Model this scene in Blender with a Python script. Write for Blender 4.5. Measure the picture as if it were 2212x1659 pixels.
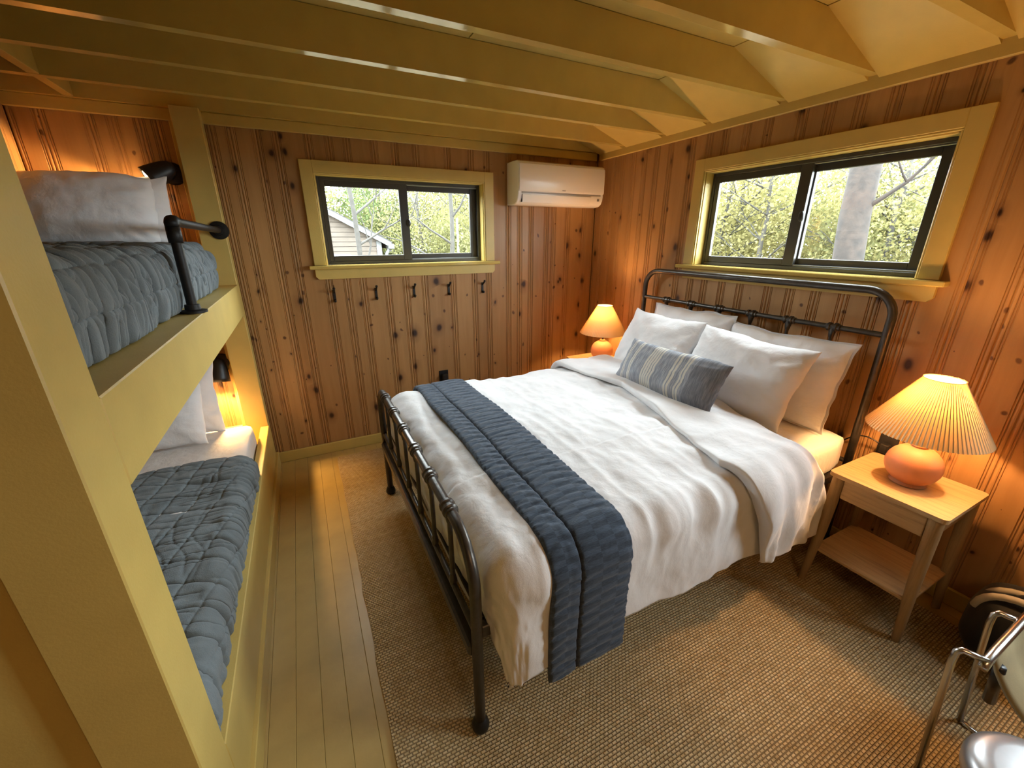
import bpy, bmesh, math, random
import numpy as np
from mathutils import Vector, Matrix

R = math.radians
for o in list(bpy.data.objects):
    bpy.data.objects.remove(o)
SC = bpy.context.scene
COL = SC.collection
rnd = random.Random(7)

# ------------------------------------------------------------------ camera
def make_camera():
    yaw, pit, rol = 0.4637, -0.3414, -0.0024
    f = Vector((math.sin(yaw) * math.cos(pit), math.cos(yaw) * math.cos(pit), math.sin(pit)))
    r = f.cross(Vector((0, 0, 1))).normalized()
    u = r.cross(f)
    r2 = r * math.cos(rol) + u * math.sin(rol)
    u2 = -r * math.sin(rol) + u * math.cos(rol)
    m = Matrix((r2, u2, -f)).transposed().to_4x4()
    m.translation = Vector((-2.3912, -3.1528, 1.558))
    cam = bpy.data.cameras.new('camera')
    cam.sensor_fit = 'HORIZONTAL'
    cam.sensor_width = 36.0
    cam.lens = 36.0 * 884.858 / 2212.0
    cam.clip_start = 0.02
    o = bpy.data.objects.new('camera', cam)
    o.matrix_world = m
    COL.objects.link(o)
    SC.camera = o
make_camera()

# ------------------------------------------------------------------ sky, daylight, exposure
SKY_STRENGTH = 23.0
SKY_COLOR = (0.86, 0.94, 1.0, 1)
w = bpy.data.worlds.new('overcast_sky')
w.use_nodes = True
SC.world = w
w.node_tree.nodes['Background'].inputs[0].default_value = SKY_COLOR
w.node_tree.nodes['Background'].inputs[1].default_value = SKY_STRENGTH
w.cycles.sampling_method = 'AUTOMATIC'
SC.view_settings.view_transform = 'Standard'
SC.view_settings.look = 'None'
SC.view_settings.gamma = 1.0
SC.view_settings.use_curve_mapping = False
SC.view_settings.exposure = 0.8
SC.cycles.use_denoising = True
SC.cycles.max_bounces = 10
SC.cycles.diffuse_bounces = 6
SC.cycles.glossy_bounces = 4
SC.cycles.transmission_bounces = 6
SC.cycles.transparent_max_bounces = 12
SC.cycles.sample_clamp_indirect = 8.0
SC.cycles.caustics_reflective = False
SC.cycles.caustics_refractive = False

def portal(name, loc, rot, sx, sy):
    l = bpy.data.lights.new(name, 'AREA')
    l.shape = 'RECTANGLE'
    l.size = sx
    l.size_y = sy
    l.cycles.is_portal = True
    o = bpy.data.objects.new(name, l)
    o.location = loc
    o.rotation_euler = rot
    COL.objects.link(o)
# sampling portals in the openings of the windows (they only guide the sky's samples)
portal('daylight_portal', (-1.64, 0.16, 1.665), (R(-90), 0, 0), 1.12, 0.54)
portal('daylight_portal', (0.16, -1.72, 1.665), (0, R(90), 0), 0.54, 1.12)
portal('daylight_portal', (0.16, -3.505, 1.45), (0, R(90), 0), .98, .67)

# ------------------------------------------------------------------ mesh helpers
def link(name, me, mat=None, parent=None):
    o = bpy.data.objects.new(name, me)
    COL.objects.link(o)
    if mat is not None and me is not None and len(me.materials) == 0:
        me.materials.append(mat)
    if parent is not None:
        o.parent = parent
    return o

def wpos(p):
    v = Vector((0, 0, 0))
    while p is not None:
        v += p.location
        p = p.parent
    return v

def mesh(name, verts, faces, mat, parent=None, smooth=False, world=True):
    """one mesh object; verts in world metres are moved into the parent's frame (parents are unrotated while building)"""
    v = np.asarray(verts, dtype=float).reshape(-1, 3)
    if world and parent is not None:
        v = v - np.array(wpos(parent))
    me = bpy.data.meshes.new(name)
    me.from_pydata(v.tolist(), [], [tuple(int(i) for i in f) for f in faces])
    if smooth:
        me.polygons.foreach_set('use_smooth', [True] * len(me.polygons))
    me.update()
    return link(name, me, mat, parent)

def tag(o, label=None, cat=None, group=None, kind=None):
    if label: o['label'] = label
    if cat: o['category'] = cat
    if group: o['group'] = group
    if kind: o['kind'] = kind
    return o

def empty(name, loc, label=None, cat=None, group=None, kind=None):
    o = bpy.data.objects.new(name, None)
    o.empty_display_size = 0.1
    o.location = loc
    COL.objects.link(o)
    return tag(o, label, cat, group, kind)

def copy_tree(o, parent=None):
    c = o.copy()
    COL.objects.link(c)
    if parent is not None:
        c.parent = parent
    for ch in [x for x in COL.objects if x.parent == o]:
        copy_tree(ch, c)
    return c

class MB:
    """collects shapes for one mesh"""
    def __init__(s): s.v = []; s.f = []
    def add(s, v, f):
        n = len(s.v)
        s.v += [tuple(p) for p in v]
        s.f += [tuple(i + n for i in q) for q in f]
        return s
    def box(s, x0, x1, y0, y1, z0, z1, b=0.0):
        x0, x1 = min(x0, x1), max(x0, x1); y0, y1 = min(y0, y1), max(y0, y1); z0, z1 = min(z0, z1), max(z0, z1)
        if b <= 0:
            v = [(x, y, z) for z in (z0, z1) for y in (y0, y1) for x in (x0, x1)]
            return s.add(v, [(0, 2, 3, 1), (4, 5, 7, 6), (0, 1, 5, 4), (2, 6, 7, 3), (0, 4, 6, 2), (1, 3, 7, 5)])
        b = min(b, (x1 - x0) * .45, (y1 - y0) * .45, (z1 - z0) * .45)
        bm = bmesh.new()
        bmesh.ops.create_cube(bm, size=1)
        for q in bm.verts:
            q.co = Vector(((x0 + x1) / 2 + q.co.x * (x1 - x0), (y0 + y1) / 2 + q.co.y * (y1 - y0), (z0 + z1) / 2 + q.co.z * (z1 - z0)))
        bmesh.ops.bevel(bm, geom=list(bm.edges), offset=b, segments=1, affect='EDGES', profile=0.5)
        bm.verts.index_update()
        s.add([q.co[:] for q in bm.verts], [[q.index for q in f.verts] for f in bm.faces])
        bm.free()
        return s
    def tube(s, pts, r, n=12, cap=True):
        pts = [Vector(p) for p in pts]
        m = len(pts)
        rs = r if isinstance(r, (list, tuple)) else [r] * m
        t0 = (pts[1] - pts[0]).normalized()
        a = Vector((0, 0, 1)) if abs(t0.z) < .9 else Vector((1, 0, 0))
        u = t0.cross(a).normalized()
        V = []
        for i in range(m):
            if i == 0: t = pts[1] - pts[0]
            elif i == m - 1: t = pts[-1] - pts[-2]
            else: t = (pts[i + 1] - pts[i]).normalized() + (pts[i] - pts[i - 1]).normalized()
            t.normalize()
            u = (u - t * u.dot(t)).normalized()
            w_ = t.cross(u)
            for k in range(n):
                an = 2 * math.pi * k / n
                V.append(pts[i] + (u * math.cos(an) + w_ * math.sin(an)) * rs[i])
        F = [(i * n + k, i * n + (k + 1) % n, (i + 1) * n + (k + 1) % n, (i + 1) * n + k) for i in range(m - 1) for k in range(n)]
        if cap:
            F.append(tuple(range(n))[::-1])
            F.append(tuple((m - 1) * n + k for k in range(n)))
        return s.add(V, F)
    def lathe(s, prof, c, n=32, axis=None):
        """prof = [(radius, height)]; around axis through c"""
        ax = Vector(axis or (0, 0, 1)).normalized()
        a = Vector((0, 0, 1)) if abs(ax.z) < .9 else Vector((1, 0, 0))
        u = ax.cross(a).normalized(); w_ = ax.cross(u)
        c = Vector(c)
        V = []
        for (r, h) in prof:
            for k in range(n):
                an = 2 * math.pi * k / n
                V.append(c + ax * h + (u * math.cos(an) + w_ * math.sin(an)) * max(r, 1e-5))
        m = len(prof)
        F = [(i * n + k, i * n + (k + 1) % n, (i + 1) * n + (k + 1) % n, (i + 1) * n + k) for i in range(m - 1) for k in range(n)]
        return s.add(V, F)
    def prism(s, poly, axis, a0, a1):
        """poly = list of 2d points in the two other axes (in xyz order), extruded along axis from a0 to a1"""
        n = len(poly)
        V = []
        for a in (a0, a1):
            for p in poly:
                q = list(p); q.insert('xyz'.index(axis), a)
                V.append(tuple(q))
        F = [(i, (i + 1) % n, n + (i + 1) % n, n + i) for i in range(n)]
        F += [tuple(range(n))[::-1], tuple(range(n, 2 * n))]
        return s.add(V, F)
    def build(s, name, mat, parent=None, smooth=False, world=True):
        o = mesh(name, s.v, s.f, mat, parent, smooth, world)
        bm = bmesh.new(); bm.from_mesh(o.data)
        bmesh.ops.recalc_face_normals(bm, faces=list(bm.faces))
        bm.to_mesh(o.data); bm.free()
        if smooth == 'auto':
            o.data.set_sharp_from_angle(angle=R(40))
        return o

def bx(name, mat, parent, *a, b=0.002):
    return MB().box(*a, b=b).build(name, mat, parent)

def arc(c, r, a0, a1, n, plane):
    out = []
    for i in range(n + 1):
        a = R(a0 + (a1 - a0) * i / n)
        p = [r * math.cos(a), r * math.sin(a)]
        q = list(c); i0, i1 = plane
        q[i0] += p[0]; q[i1] += p[1]
        out.append(tuple(q))
    return out

# smooth lattice noise for cloth (numpy)
_perm = np.random.default_rng(3).random((64, 64))
def vn(x, y, seed=0):
    x = np.asarray(x, float) + seed * 17.31; y = np.asarray(y, float) + seed * 9.77
    xi = np.floor(x).astype(int); yi = np.floor(y).astype(int)
    fx = x - xi; fy = y - yi
    fx = fx * fx * (3 - 2 * fx); fy = fy * fy * (3 - 2 * fy)
    g = lambda a, b: _perm[a % 64, b % 64]
    return (g(xi, yi) * (1 - fx) * (1 - fy) + g(xi + 1, yi) * fx * (1 - fy) + g(xi, yi + 1) * (1 - fx) * fy + g(xi + 1, yi + 1) * fx * fy) * 2 - 1
def fbm(x, y, seed=0, o=3):
    s = 0; a = 1
    for i in range(o):
        s = s + a * vn(x, y, seed + i * 3); x = x * 2.03; y = y * 2.03; a *= .5
    return s
def ridge(x, y, seed=0):
    return 1 - np.abs(vn(x, y, seed)) * 2.0

def crease(x, y, seed, wd=.1):
    return np.exp(-(vn(x, y, seed) / wd) ** 2)

def grid_faces(nu, nv, wrap_u=False):
    F = []
    for i in range(nu if wrap_u else nu - 1):
        for j in range(nv - 1):
            a = i * nv + j; b = ((i + 1) % nu) * nv + j
            F.append((a, b, b + 1, a + 1))
    return F

# ------------------------------------------------------------------ materials
def new_mat(name):
    m = bpy.data.materials.new(name); m.use_nodes = True
    nt = m.node_tree
    return m, nt, nt.nodes['Principled BSDF']

class N:
    def __init__(s, nt): s.nt = nt
    def __call__(s, t, **kw):
        n = s.nt.nodes.new(t)
        for k, v in kw.items():
            if k.startswith('i_'):
                k = k[2:]
                k = int(k) if k.isdigit() else k.replace('_', ' ')
                s.set(n.inputs[k], v)
            else:
                setattr(n, k, v)
        return n
    def set(s, sock, v):
        if hasattr(v, 'default_value') or hasattr(v, 'is_output'):
            s.nt.links.new(v, sock)
        else:
            sock.default_value = v
    def math(s, op, a, b=None, c=None):
        n = s.nt.nodes.new('ShaderNodeMath'); n.operation = op
        s.set(n.inputs[0], a)
        if b is not None: s.set(n.inputs[1], b)
        if c is not None: s.set(n.inputs[2], c)
        return n.outputs[0]
    def mix(s, fac, a, b, blend='MIX'):
        n = s.nt.nodes.new('ShaderNodeMix'); n.data_type = 'RGBA'; n.blend_type = blend
        s.set(n.inputs[0], fac); s.set(n.inputs[6], a); s.set(n.inputs[7], b)
        return n.outputs[2]
    def ramp(s, fac, stops):
        n = s.nt.nodes.new('ShaderNodeValToRGB')
        e = n.color_ramp.elements
        while len(e) < len(stops): e.new(0.5)
        for i, (p, c) in enumerate(stops):
            e[i].position = p
            e[i].color = c if len(c) == 4 else (*c, 1)
        s.set(n.inputs[0], fac)
        return n.outputs[0]

def c4(c): return (*c, 1) if len(c) == 3 else c

def plain(name, col, rough=.5, metal=0, noise=0.0, scale=30, bump=0.0, bscale=200, spec=.5, coat=0.0):
    m, nt, p = new_mat(name); n = N(nt)
    co = n('ShaderNodeTexCoord')
    p.inputs['Base Color'].default_value = c4(col)
    p.inputs['Roughness'].default_value = rough
    p.inputs['Metallic'].default_value = metal
    p.inputs['Specular IOR Level'].default_value = spec
    if coat: p.inputs['Coat Weight'].default_value = coat
    if noise:
        t = n('ShaderNodeTexNoise', i_Vector=co.outputs['Object'], i_Scale=scale, i_Detail=4.0)
        d = n.ramp(t.outputs[0], [(.3, tuple(max(0, x * (1 - noise)) for x in col)), (.7, tuple(min(1, x * (1 + noise)) for x in col))])
        nt.links.new(d, p.inputs['Base Color'])
    if bump:
        t = n('ShaderNodeTexNoise', i_Vector=co.outputs['Object'], i_Scale=bscale, i_Detail=3.0)
        b = n('ShaderNodeBump', i_Height=t.outputs[0], i_Strength=bump, i_Distance=.01)
        nt.links.new(b.outputs[0], p.inputs['Normal'])
    return m

def pine(name, along, dark=1.0):
    """varnished knotty pine; along = axis index of the grain"""
    m, nt, p = new_mat(name); n = N(nt)
    co = n('ShaderNodeTexCoord'); oi = n('ShaderNodeObjectInfo')
    sep = n('ShaderNodeSeparateXYZ', i_Vector=co.outputs['Object'])
    ax = {0: sep.outputs[0], 1: sep.outputs[1], 2: sep.outputs[2]}
    lo = ax[along]
    cr = n.math('ADD', *[ax[i] for i in range(3) if i != along])
    rofs = n.math('MULTIPLY', oi.outputs['Random'], 40.0)
    lo = n.math('ADD', lo, rofs)
    cr = n.math('ADD', cr, n.math('MULTIPLY', oi.outputs['Random'], 9.0))
    base = n('ShaderNodeCombineXYZ', i_X=cr, i_Y=lo)
    # knots
    warp = n('ShaderNodeTexNoise', i_Vector=base.outputs[0], i_Scale=9.0, i_Detail=1.0)
    kv = n('ShaderNodeMapping', i_Vector=base.outputs[0]); kv.inputs['Scale'].default_value = (6.2, 4.2, 1)
    kadd = n('ShaderNodeVectorMath', operation='MULTIPLY_ADD', i_0=warp.outputs['Color'], i_1=(.18, .18, 0), i_2=kv.outputs[0])
    vo = n('ShaderNodeTexVoronoi', i_Vector=kadd.outputs[0], i_Scale=1.0, i_Randomness=1.0); vo.voronoi_dimensions = '2D'
    dist = vo.outputs['Distance']
    cs = n('ShaderNodeSeparateColor', i_Color=vo.outputs['Color'])
    size = n('ShaderNodeMapRange', i_Value=cs.outputs[0]); size.inputs[1].default_value = .40; size.inputs[2].default_value = 1.0
    size.inputs[3].default_value = 0.0; size.inputs[4].default_value = .16
    core = n.math('SUBTRACT', 1.0, n.math('SMOOTH_MIN', 1.0, n.math('DIVIDE', dist, n.math('MAXIMUM', size.outputs[0], .004)), .3))
    core = n.math('MULTIPLY', core, n.math('GREATER_THAN', size.outputs[0], .02))
    halo = n.math('DIVIDE', dist, n.math('MAXIMUM', n.math('MULTIPLY', size.outputs[0], 2.6), .004))
    halo = n.math('MULTIPLY', n.math('SUBTRACT', 1.0, n.math('MINIMUM', halo, 1.0)), n.math('GREATER_THAN', size.outputs[0], .02))
    # grain bends round the knots
    bend = n.math('MULTIPLY', n.math('POWER', 2.718, n.math('MULTIPLY', dist, -7.0)), .05)
    gx = n.math('ADD', cr, n.math('MULTIPLY', bend, n.math('SUBTRACT', cs.outputs[1], .5)))
    gv = n('ShaderNodeCombineXYZ', i_X=n.math('MULTIPLY', gx, 24.0), i_Y=n.math('MULTIPLY', lo, 1.3))
    gr = n('ShaderNodeTexNoise', i_Vector=gv.outputs[0], i_Scale=1.0, i_Detail=4.0, i_Roughness=.6)
    fine = n('ShaderNodeCombineXYZ', i_X=n.math('MULTIPLY', gx, 160.0), i_Y=n.math('MULTIPLY', lo, 4.0))
    fg = n('ShaderNodeTexNoise', i_Vector=fine.outputs[0], i_Scale=1.0, i_Detail=2.0)
    k = dark
    col = n.ramp(gr.outputs[0], [(.25, (.35 * k, .190 * k, .072 * k)), (.5, (.405 * k, .226 * k, .089 * k)), (.78, (.45 * k, .260 * k, .108 * k))])
    col = n.mix(n.math('MULTIPLY', n.math('SUBTRACT', fg.outputs[0], .35), .3), col, (.28 * k, .128 * k, .05 * k, 1))
    # board to board tone
    tone = n.ramp(oi.outputs['Random'], [(0, (.84, .80, .76)), (.35, (.97, .96, .94)), (.7, (1.07, 1.07, 1.06)), (1, (.90, .87, .85))])
    col = n.mix(1.0, col, tone, 'MULTIPLY')
    col = n.mix(n.math('MULTIPLY', halo, .62), col, (.13 * k, .045 * k, .018 * k, 1))
    col = n.mix(n.math('MINIMUM', n.math('MULTIPLY', core, 1.7), .93), col, (.028, .010, .006, 1))
    kv2 = n('ShaderNodeMapping', i_Vector=base.outputs[0]); kv2.inputs['Scale'].default_value = (11.0, 8.5, 1); kv2.inputs['Location'].default_value = (3.3, 7.1, 0)
    kadd2 = n('ShaderNodeVectorMath', operation='MULTIPLY_ADD', i_0=warp.outputs['Color'], i_1=(.5, .5, 0), i_2=kv2.outputs[0])
    vo2 = n('ShaderNodeTexVoronoi', i_Vector=kadd2.outputs[0], i_Scale=1.0); vo2.voronoi_dimensions = '2D'
    cs2 = n('ShaderNodeSeparateColor', i_Color=vo2.outputs['Color'])
    on2 = n.math('GREATER_THAN', cs2.outputs[0], .80)
    k2 = n.math('MULTIPLY', on2, n.math('SUBTRACT', 1.0, n.math('MINIMUM', n.math('DIVIDE', vo2.outputs['Distance'], n.math('MULTIPLY', cs2.outputs[1], .16)), 1.0)))
    col = n.mix(n.math('MINIMUM', n.math('MULTIPLY', k2, 1.8), .85), col, (.075, .028, .014, 1))
    nt.links.new(col, p.inputs['Base Color'])
    p.inputs['Roughness'].default_value = .42
    p.inputs['Specular IOR Level'].default_value = .35
    b = n('ShaderNodeBump', i_Height=fg.outputs[0], i_Strength=.06, i_Distance=.003)
    nt.links.new(b.outputs[0], p.inputs['Normal'])
    return m

def oak(name, col, along):
    m, nt, p = new_mat(name); n = N(nt)
    co = n('ShaderNodeTexCoord')
    mp = n('ShaderNodeMapping', i_Vector=co.outputs['Object'])
    sc = [90.0, 90.0, 90.0]; sc[along] = 5.0
    mp.inputs['Scale'].default_value = sc
    t = n('ShaderNodeTexNoise', i_Vector=mp.outputs[0], i_Scale=1.0, i_Detail=4.0, i_Roughness=.65)
    nt.links.new(n.ramp(t.outputs[0], [(.3, tuple(x * .72 for x in col)), (.5, col), (.72, tuple(min(1, x * 1.12) for x in col))]), p.inputs['Base Color'])
    p.inputs['Roughness'].default_value = .5
    p.inputs['Specular IOR Level'].default_value = .35
    return m

def fabric(name, col, rough=.9, weave=700, bump=.25, noise=.06, fold=0.0, sheen=.15):
    m, nt, p = new_mat(name); n = N(nt)
    co = n('ShaderNodeTexCoord')
    t = n('ShaderNodeTexNoise', i_Vector=co.outputs['Object'], i_Scale=6.0, i_Detail=5.0)
    nt.links.new(n.ramp(t.outputs[0], [(.3, tuple(x * (1 - noise) for x in col)), (.7, tuple(min(1, x * (1 + noise)) for x in col))]), p.inputs['Base Color'])
    p.inputs['Roughness'].default_value = rough
    p.inputs['Specular IOR Level'].default_value = .2
    p.inputs['Sheen Weight'].default_value = sheen
    f = n('ShaderNodeTexNoise', i_Vector=co.outputs['Object'], i_Scale=float(weave), i_Detail=1.0)
    b = n('ShaderNodeBump', i_Height=f.outputs[0], i_Strength=bump, i_Distance=.002)
    if fold:
        mp = n('ShaderNodeMapping', i_Vector=co.outputs['Object']); mp.inputs['Scale'].default_value = (9, 9, 5)
        f2 = n('ShaderNodeTexNoise', i_Vector=mp.outputs[0], i_Scale=1.6, i_Detail=5.0, i_Roughness=.5, i_Distortion=.25)
        b2 = n('ShaderNodeBump', i_Height=f2.outputs[0], i_Strength=fold, i_Distance=.03)
        nt.links.new(b2.outputs[0], b.inputs['Normal'])
    nt.links.new(b.outputs[0], p.inputs['Normal'])
    return m

M = {}
PAINT = (.555, .41, .118)
M['paint'] = plain('olive_yellow_paint', PAINT, rough=.42, noise=.05, scale=9, bump=.05, bscale=160, spec=.5)
M['paint_gloss'] = plain('olive_yellow_gloss_paint', PAINT, rough=.13, noise=.05, scale=9, bump=.02, bscale=90, spec=.65)
M['floor'] = plain('olive_yellow_floor_paint', (.47, .34, .12), rough=.36, noise=.10, scale=7, bump=.04, bscale=60, spec=.5)
M['dark_gap'] = plain('dark_backing', (.12, .08, .025), rough=.8)
M['pine_z'] = pine('knotty_pine', 2)
M['pine_room'] = pine('knotty_pine_backing', 2, .6)
M['oak_y'] = oak('light_oak_top', (.46, .315, .16), 1)
M['oak_z'] = oak('light_oak_legs', (.34, .225, .11), 2)
M['iron'] = plain('dark_pewter_metal', (.070, .062, .054), rough=.34, metal=.55, noise=.18, scale=40, bump=.06, bscale=120)
M['black'] = plain('black_metal', (.012, .011, .010), rough=.42, metal=.3)
M['pipe'] = plain('black_iron_pipe', (.016, .015, .014), rough=.5, metal=.5, noise=.2, scale=60)
M['frame'] = plain('black_window_frame', (.040, .038, .034), rough=.38)
M['track'] = plain('grey_window_track', (.22, .24, .25), rough=.3, metal=.4)
M['white_plastic'] = plain('white_plastic', (.80, .79, .76), rough=.22, spec=.5)
M['grey_plastic'] = plain('grey_plastic', (.30, .29, .27), rough=.4)
M['white_cotton'] = fabric('white_cotton', (.80, .80, .81), fold=.25)
M['duvet'] = fabric('white_duvet_cotton', (.74, .74, .75), fold=.2)
M['sheet'] = fabric('white_fitted_sheet', (.80, .79, .78), fold=.3)
M['navy'] = fabric('slate_blue_quilted_cotton', (.045, .066, .102), bump=.5, weave=400, noise=.2, fold=.15)
M['blue'] = fabric('grey_blue_quilted_cotton', (.165, .195, .212), bump=.5, weave=350, noise=.14, fold=.25)
M['terracotta'] = plain('terracotta_ceramic', (.50, .215, .105), rough=.55, noise=.06, scale=20, bump=.04, bscale=200)
M['chrome'] = plain('dull_chrome', (.55, .55, .54), rough=.22, metal=1.0)
M['steel'] = plain('brushed_aluminium', (.42, .42, .43), rough=.34, metal=.9, noise=.1, scale=12)
M['canvas'] = fabric('cream_canvas', (.30, .25, .14), noise=.22, weave=500)
M['bag_black'] = fabric('black_nylon', (.010, .010, .011), noise=.2, weave=600, rough=.6)
M['bag_cream'] = fabric('cream_webbing', (.42, .37, .28), noise=.1)
M['black_plastic'] = plain('black_plastic', (.012, .012, .013), rough=.35)

def glass_mat():
    m = bpy.data.materials.new('window_glass'); m.use_nodes = True
    nt = m.node_tree; nt.nodes.clear(); n = N(nt)
    o = n('ShaderNodeOutputMaterial')
    tr = n('ShaderNodeBsdfTransparent'); tr.inputs[0].default_value = (.95, .97, .96, 1)
    gl = n('ShaderNodeBsdfGlossy'); gl.inputs['Roughness'].default_value = .02
    fr = n('ShaderNodeFresnel'); ge = n('ShaderNodeNewGeometry')
    nt.links.new(n.math('SUBTRACT', 1.45, n.math('MULTIPLY', ge.outputs['Backfacing'], 1.45 - 1 / 1.45)), fr.inputs[0])
    mx = n('ShaderNodeMixShader')
    nt.links.new(fr.outputs[0], mx.inputs[0]); nt.links.new(tr.outputs[0], mx.inputs[1]); nt.links.new(gl.outputs[0], mx.inputs[2])
    nt.links.new(mx.outputs[0], o.inputs[0])
    return m
M['glass'] = glass_mat()

def translucent(name, col, tcol, tfac, noise=.0, scale=8):
    m = bpy.data.materials.new(name); m.use_nodes = True
    nt = m.node_tree; nt.nodes.clear(); n = N(nt)
    o = n('ShaderNodeOutputMaterial')
    d = n('ShaderNodeBsdfDiffuse'); t = n('ShaderNodeBsdfTranslucent'); mx = n('ShaderNodeMixShader')
    d.inputs[0].default_value = c4(col); t.inputs[0].default_value = c4(tcol); mx.inputs[0].default_value = tfac
    if noise:
        oi = n('ShaderNodeTexCoord')
        tx = n('ShaderNodeTexNoise', i_Vector=oi.outputs['Object'], i_Scale=float(scale), i_Detail=3.0)
        for nd, c in ((d, col), (t, tcol)):
            nt.links.new(n.ramp(tx.outputs[0], [(.32, tuple(x * (1 - noise) for x in c)), (.5, c), (.68, tuple(min(1, x * (1 + noise)) for x in c))]), nd.inputs[0])
    nt.links.new(d.outputs[0], mx.inputs[1]); nt.links.new(t.outputs[0], mx.inputs[2]); nt.links.new(mx.outputs[0], o.inputs[0])
    return m
M['shade'] = translucent('pleated_cream_shade', (.66, .52, .32), (.66, .42, .17), .115)
M['leaf'] = translucent('spring_leaves', (.125, .122, .056), (.125, .122, .044), .4, .45, 1.2)
M['leaf2'] = translucent('yellow_spring_leaves', (.15, .132, .056), (.145, .13, .046), .4, .4, 1.5)
M['leaf3'] = translucent('deep_green_leaves', (.08, .10, .042), (.085, .108, .04), .35, .4, 1.5)
M['bark'] = plain('pine_bark', (.0150, .0095, .0065), rough=.9, noise=.5, scale=9, bump=.9, bscale=14)
M['pale_bark'] = plain('pale_grey_bark', (.024, .021, .017), rough=.9, noise=.3, scale=12, bump=.4, bscale=20)
M['siding'] = plain('peach_siding', (.060, .046, .034), rough=.8, noise=.15, scale=5)
M['white_trim'] = plain('white_house_trim', (.075, .075, .075), rough=.6)
M['roof'] = plain('grey_roof_shingle', (.02, .019, .018), rough=.9, noise=.3, scale=20)
M['ground'] = plain('leaf_littered_ground', (.07, .06, .035), rough=1, noise=.5, scale=2.5)

def emit_mat(name, col, st):
    m = bpy.data.materials.new(name); m.use_nodes = True
    nt = m.node_tree; nt.nodes.clear(); n = N(nt)
    o = n('ShaderNodeOutputMaterial'); e = n('ShaderNodeEmission')
    e.inputs[0].default_value = c4(col); e.inputs[1].default_value = st
    nt.links.new(e.outputs[0], o.inputs[0])
    return m
M['bulb'] = emit_mat('lit_warm_bulb', (1, .66, .30), 12)
M['bulb_sconce'] = emit_mat('lit_sconce_bulb', (1, .72, .40), 10)

def quilted_navy():
    m, nt, p = new_mat('slate_blue_channel_quilting'); n = N(nt)
    co = n('ShaderNodeTexCoord')
    sep = n('ShaderNodeSeparateXYZ', i_Vector=co.outputs['Object'])
    run_ = n.math('ADD', sep.outputs[1], sep.outputs[2])
    colm = n.math('FLOOR', n.math('DIVIDE', n.math('ADD', sep.outputs[0], 5.0), .062))
    band = n.math('FRACT', n.math('ADD', n.math('DIVIDE', n.math('ADD', run_, 5.0), .047), n.math('MULTIPLY', n.math('MODULO', colm, 2.0), .5)))
    two = n.math('GREATER_THAN', band, .5)
    sv = n('ShaderNodeMapping', i_Vector=co.outputs['Object']); sv.inputs['Scale'].default_value = (60, 400, 400)
    t = n('ShaderNodeTexNoise', i_Vector=sv.outputs[0], i_Scale=1.0, i_Detail=3.0)
    a = n.ramp(t.outputs[0], [(.3, (.040, .058, .088)), (.7, (.062, .088, .130))])
    b = n.ramp(t.outputs[0], [(.3, (.028, .040, .060)), (.7, (.044, .062, .092))])
    nt.links.new(n.mix(two, a, b), p.inputs['Base Color'])
    p.inputs['Roughness'].default_value = .85
    p.inputs['Specular IOR Level'].default_value = .2
    p.inputs['Sheen Weight'].default_value = .15
    bp = n('ShaderNodeBump', i_Height=t.outputs[0], i_Strength=.45, i_Distance=.003)
    nt.links.new(bp.outputs[0], p.inputs['Normal'])
    return m
M['navy'] = quilted_navy()

def jute():
    m, nt, p = new_mat('jute_weave'); n = N(nt)
    co = n('ShaderNodeTexCoord')
    mp = n('ShaderNodeMapping', i_Vector=co.outputs['Object'])
    br = n('ShaderNodeTexBrick', i_Vector=mp.outputs[0], i_Scale=1.0, i_Mortar_Size=.0026, i_Mortar_Smooth=.9, i_Bias=0.0, i_Brick_Width=.017, i_Row_Height=.0105)
    br.offset = .5
    no = n('ShaderNodeTexNoise', i_Vector=co.outputs['Object'], i_Scale=55.0, i_Detail=4.0)
    stv = n('ShaderNodeMapping', i_Vector=co.outputs['Object']); stv.inputs['Scale'].default_value = (2.0, 45, 1)
    st = n('ShaderNodeTexNoise', i_Vector=stv.outputs[0], i_Scale=1.0, i_Detail=3.0)
    stw = n('ShaderNodeMapping', i_Vector=co.outputs['Object']); stw.inputs['Scale'].default_value = (45, 2.0, 1)
    st2 = n('ShaderNodeTexNoise', i_Vector=stw.outputs[0], i_Scale=1.0, i_Detail=3.0)
    col = n.ramp(no.outputs[0], [(.3, (.47, .335, .155)), (.5, (.66, .50, .265)), (.72, (.78, .63, .38))])
    col = n.mix(n.math('MULTIPLY', n.math('SUBTRACT', st.outputs[0], .35), .8), col, (.27, .17, .08, 1))
    col = n.mix(n.math('MULTIPLY', n.math('SUBTRACT', st2.outputs[0], .4), .6), col, (.60, .46, .29, 1))
    col = n.mix(n.math('MULTIPLY', br.outputs['Fac'], n.math('MULTIPLY', no.outputs[0], 1.05)), col, (.11, .062, .026, 1))
    nt.links.new(col, p.inputs['Base Color'])
    p.inputs['Roughness'].default_value = .8
    p.inputs['Specular IOR Level'].default_value = .25
    hgt = n.math('SUBTRACT', n.math('MULTIPLY', no.outputs[0], .5), br.outputs['Fac'])
    b = n('ShaderNodeBump', i_Height=hgt, i_Strength=.9, i_Distance=.006)
    nt.links.new(b.outputs[0], p.inputs['Normal'])
    return m
M['jute'] = jute()

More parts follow.
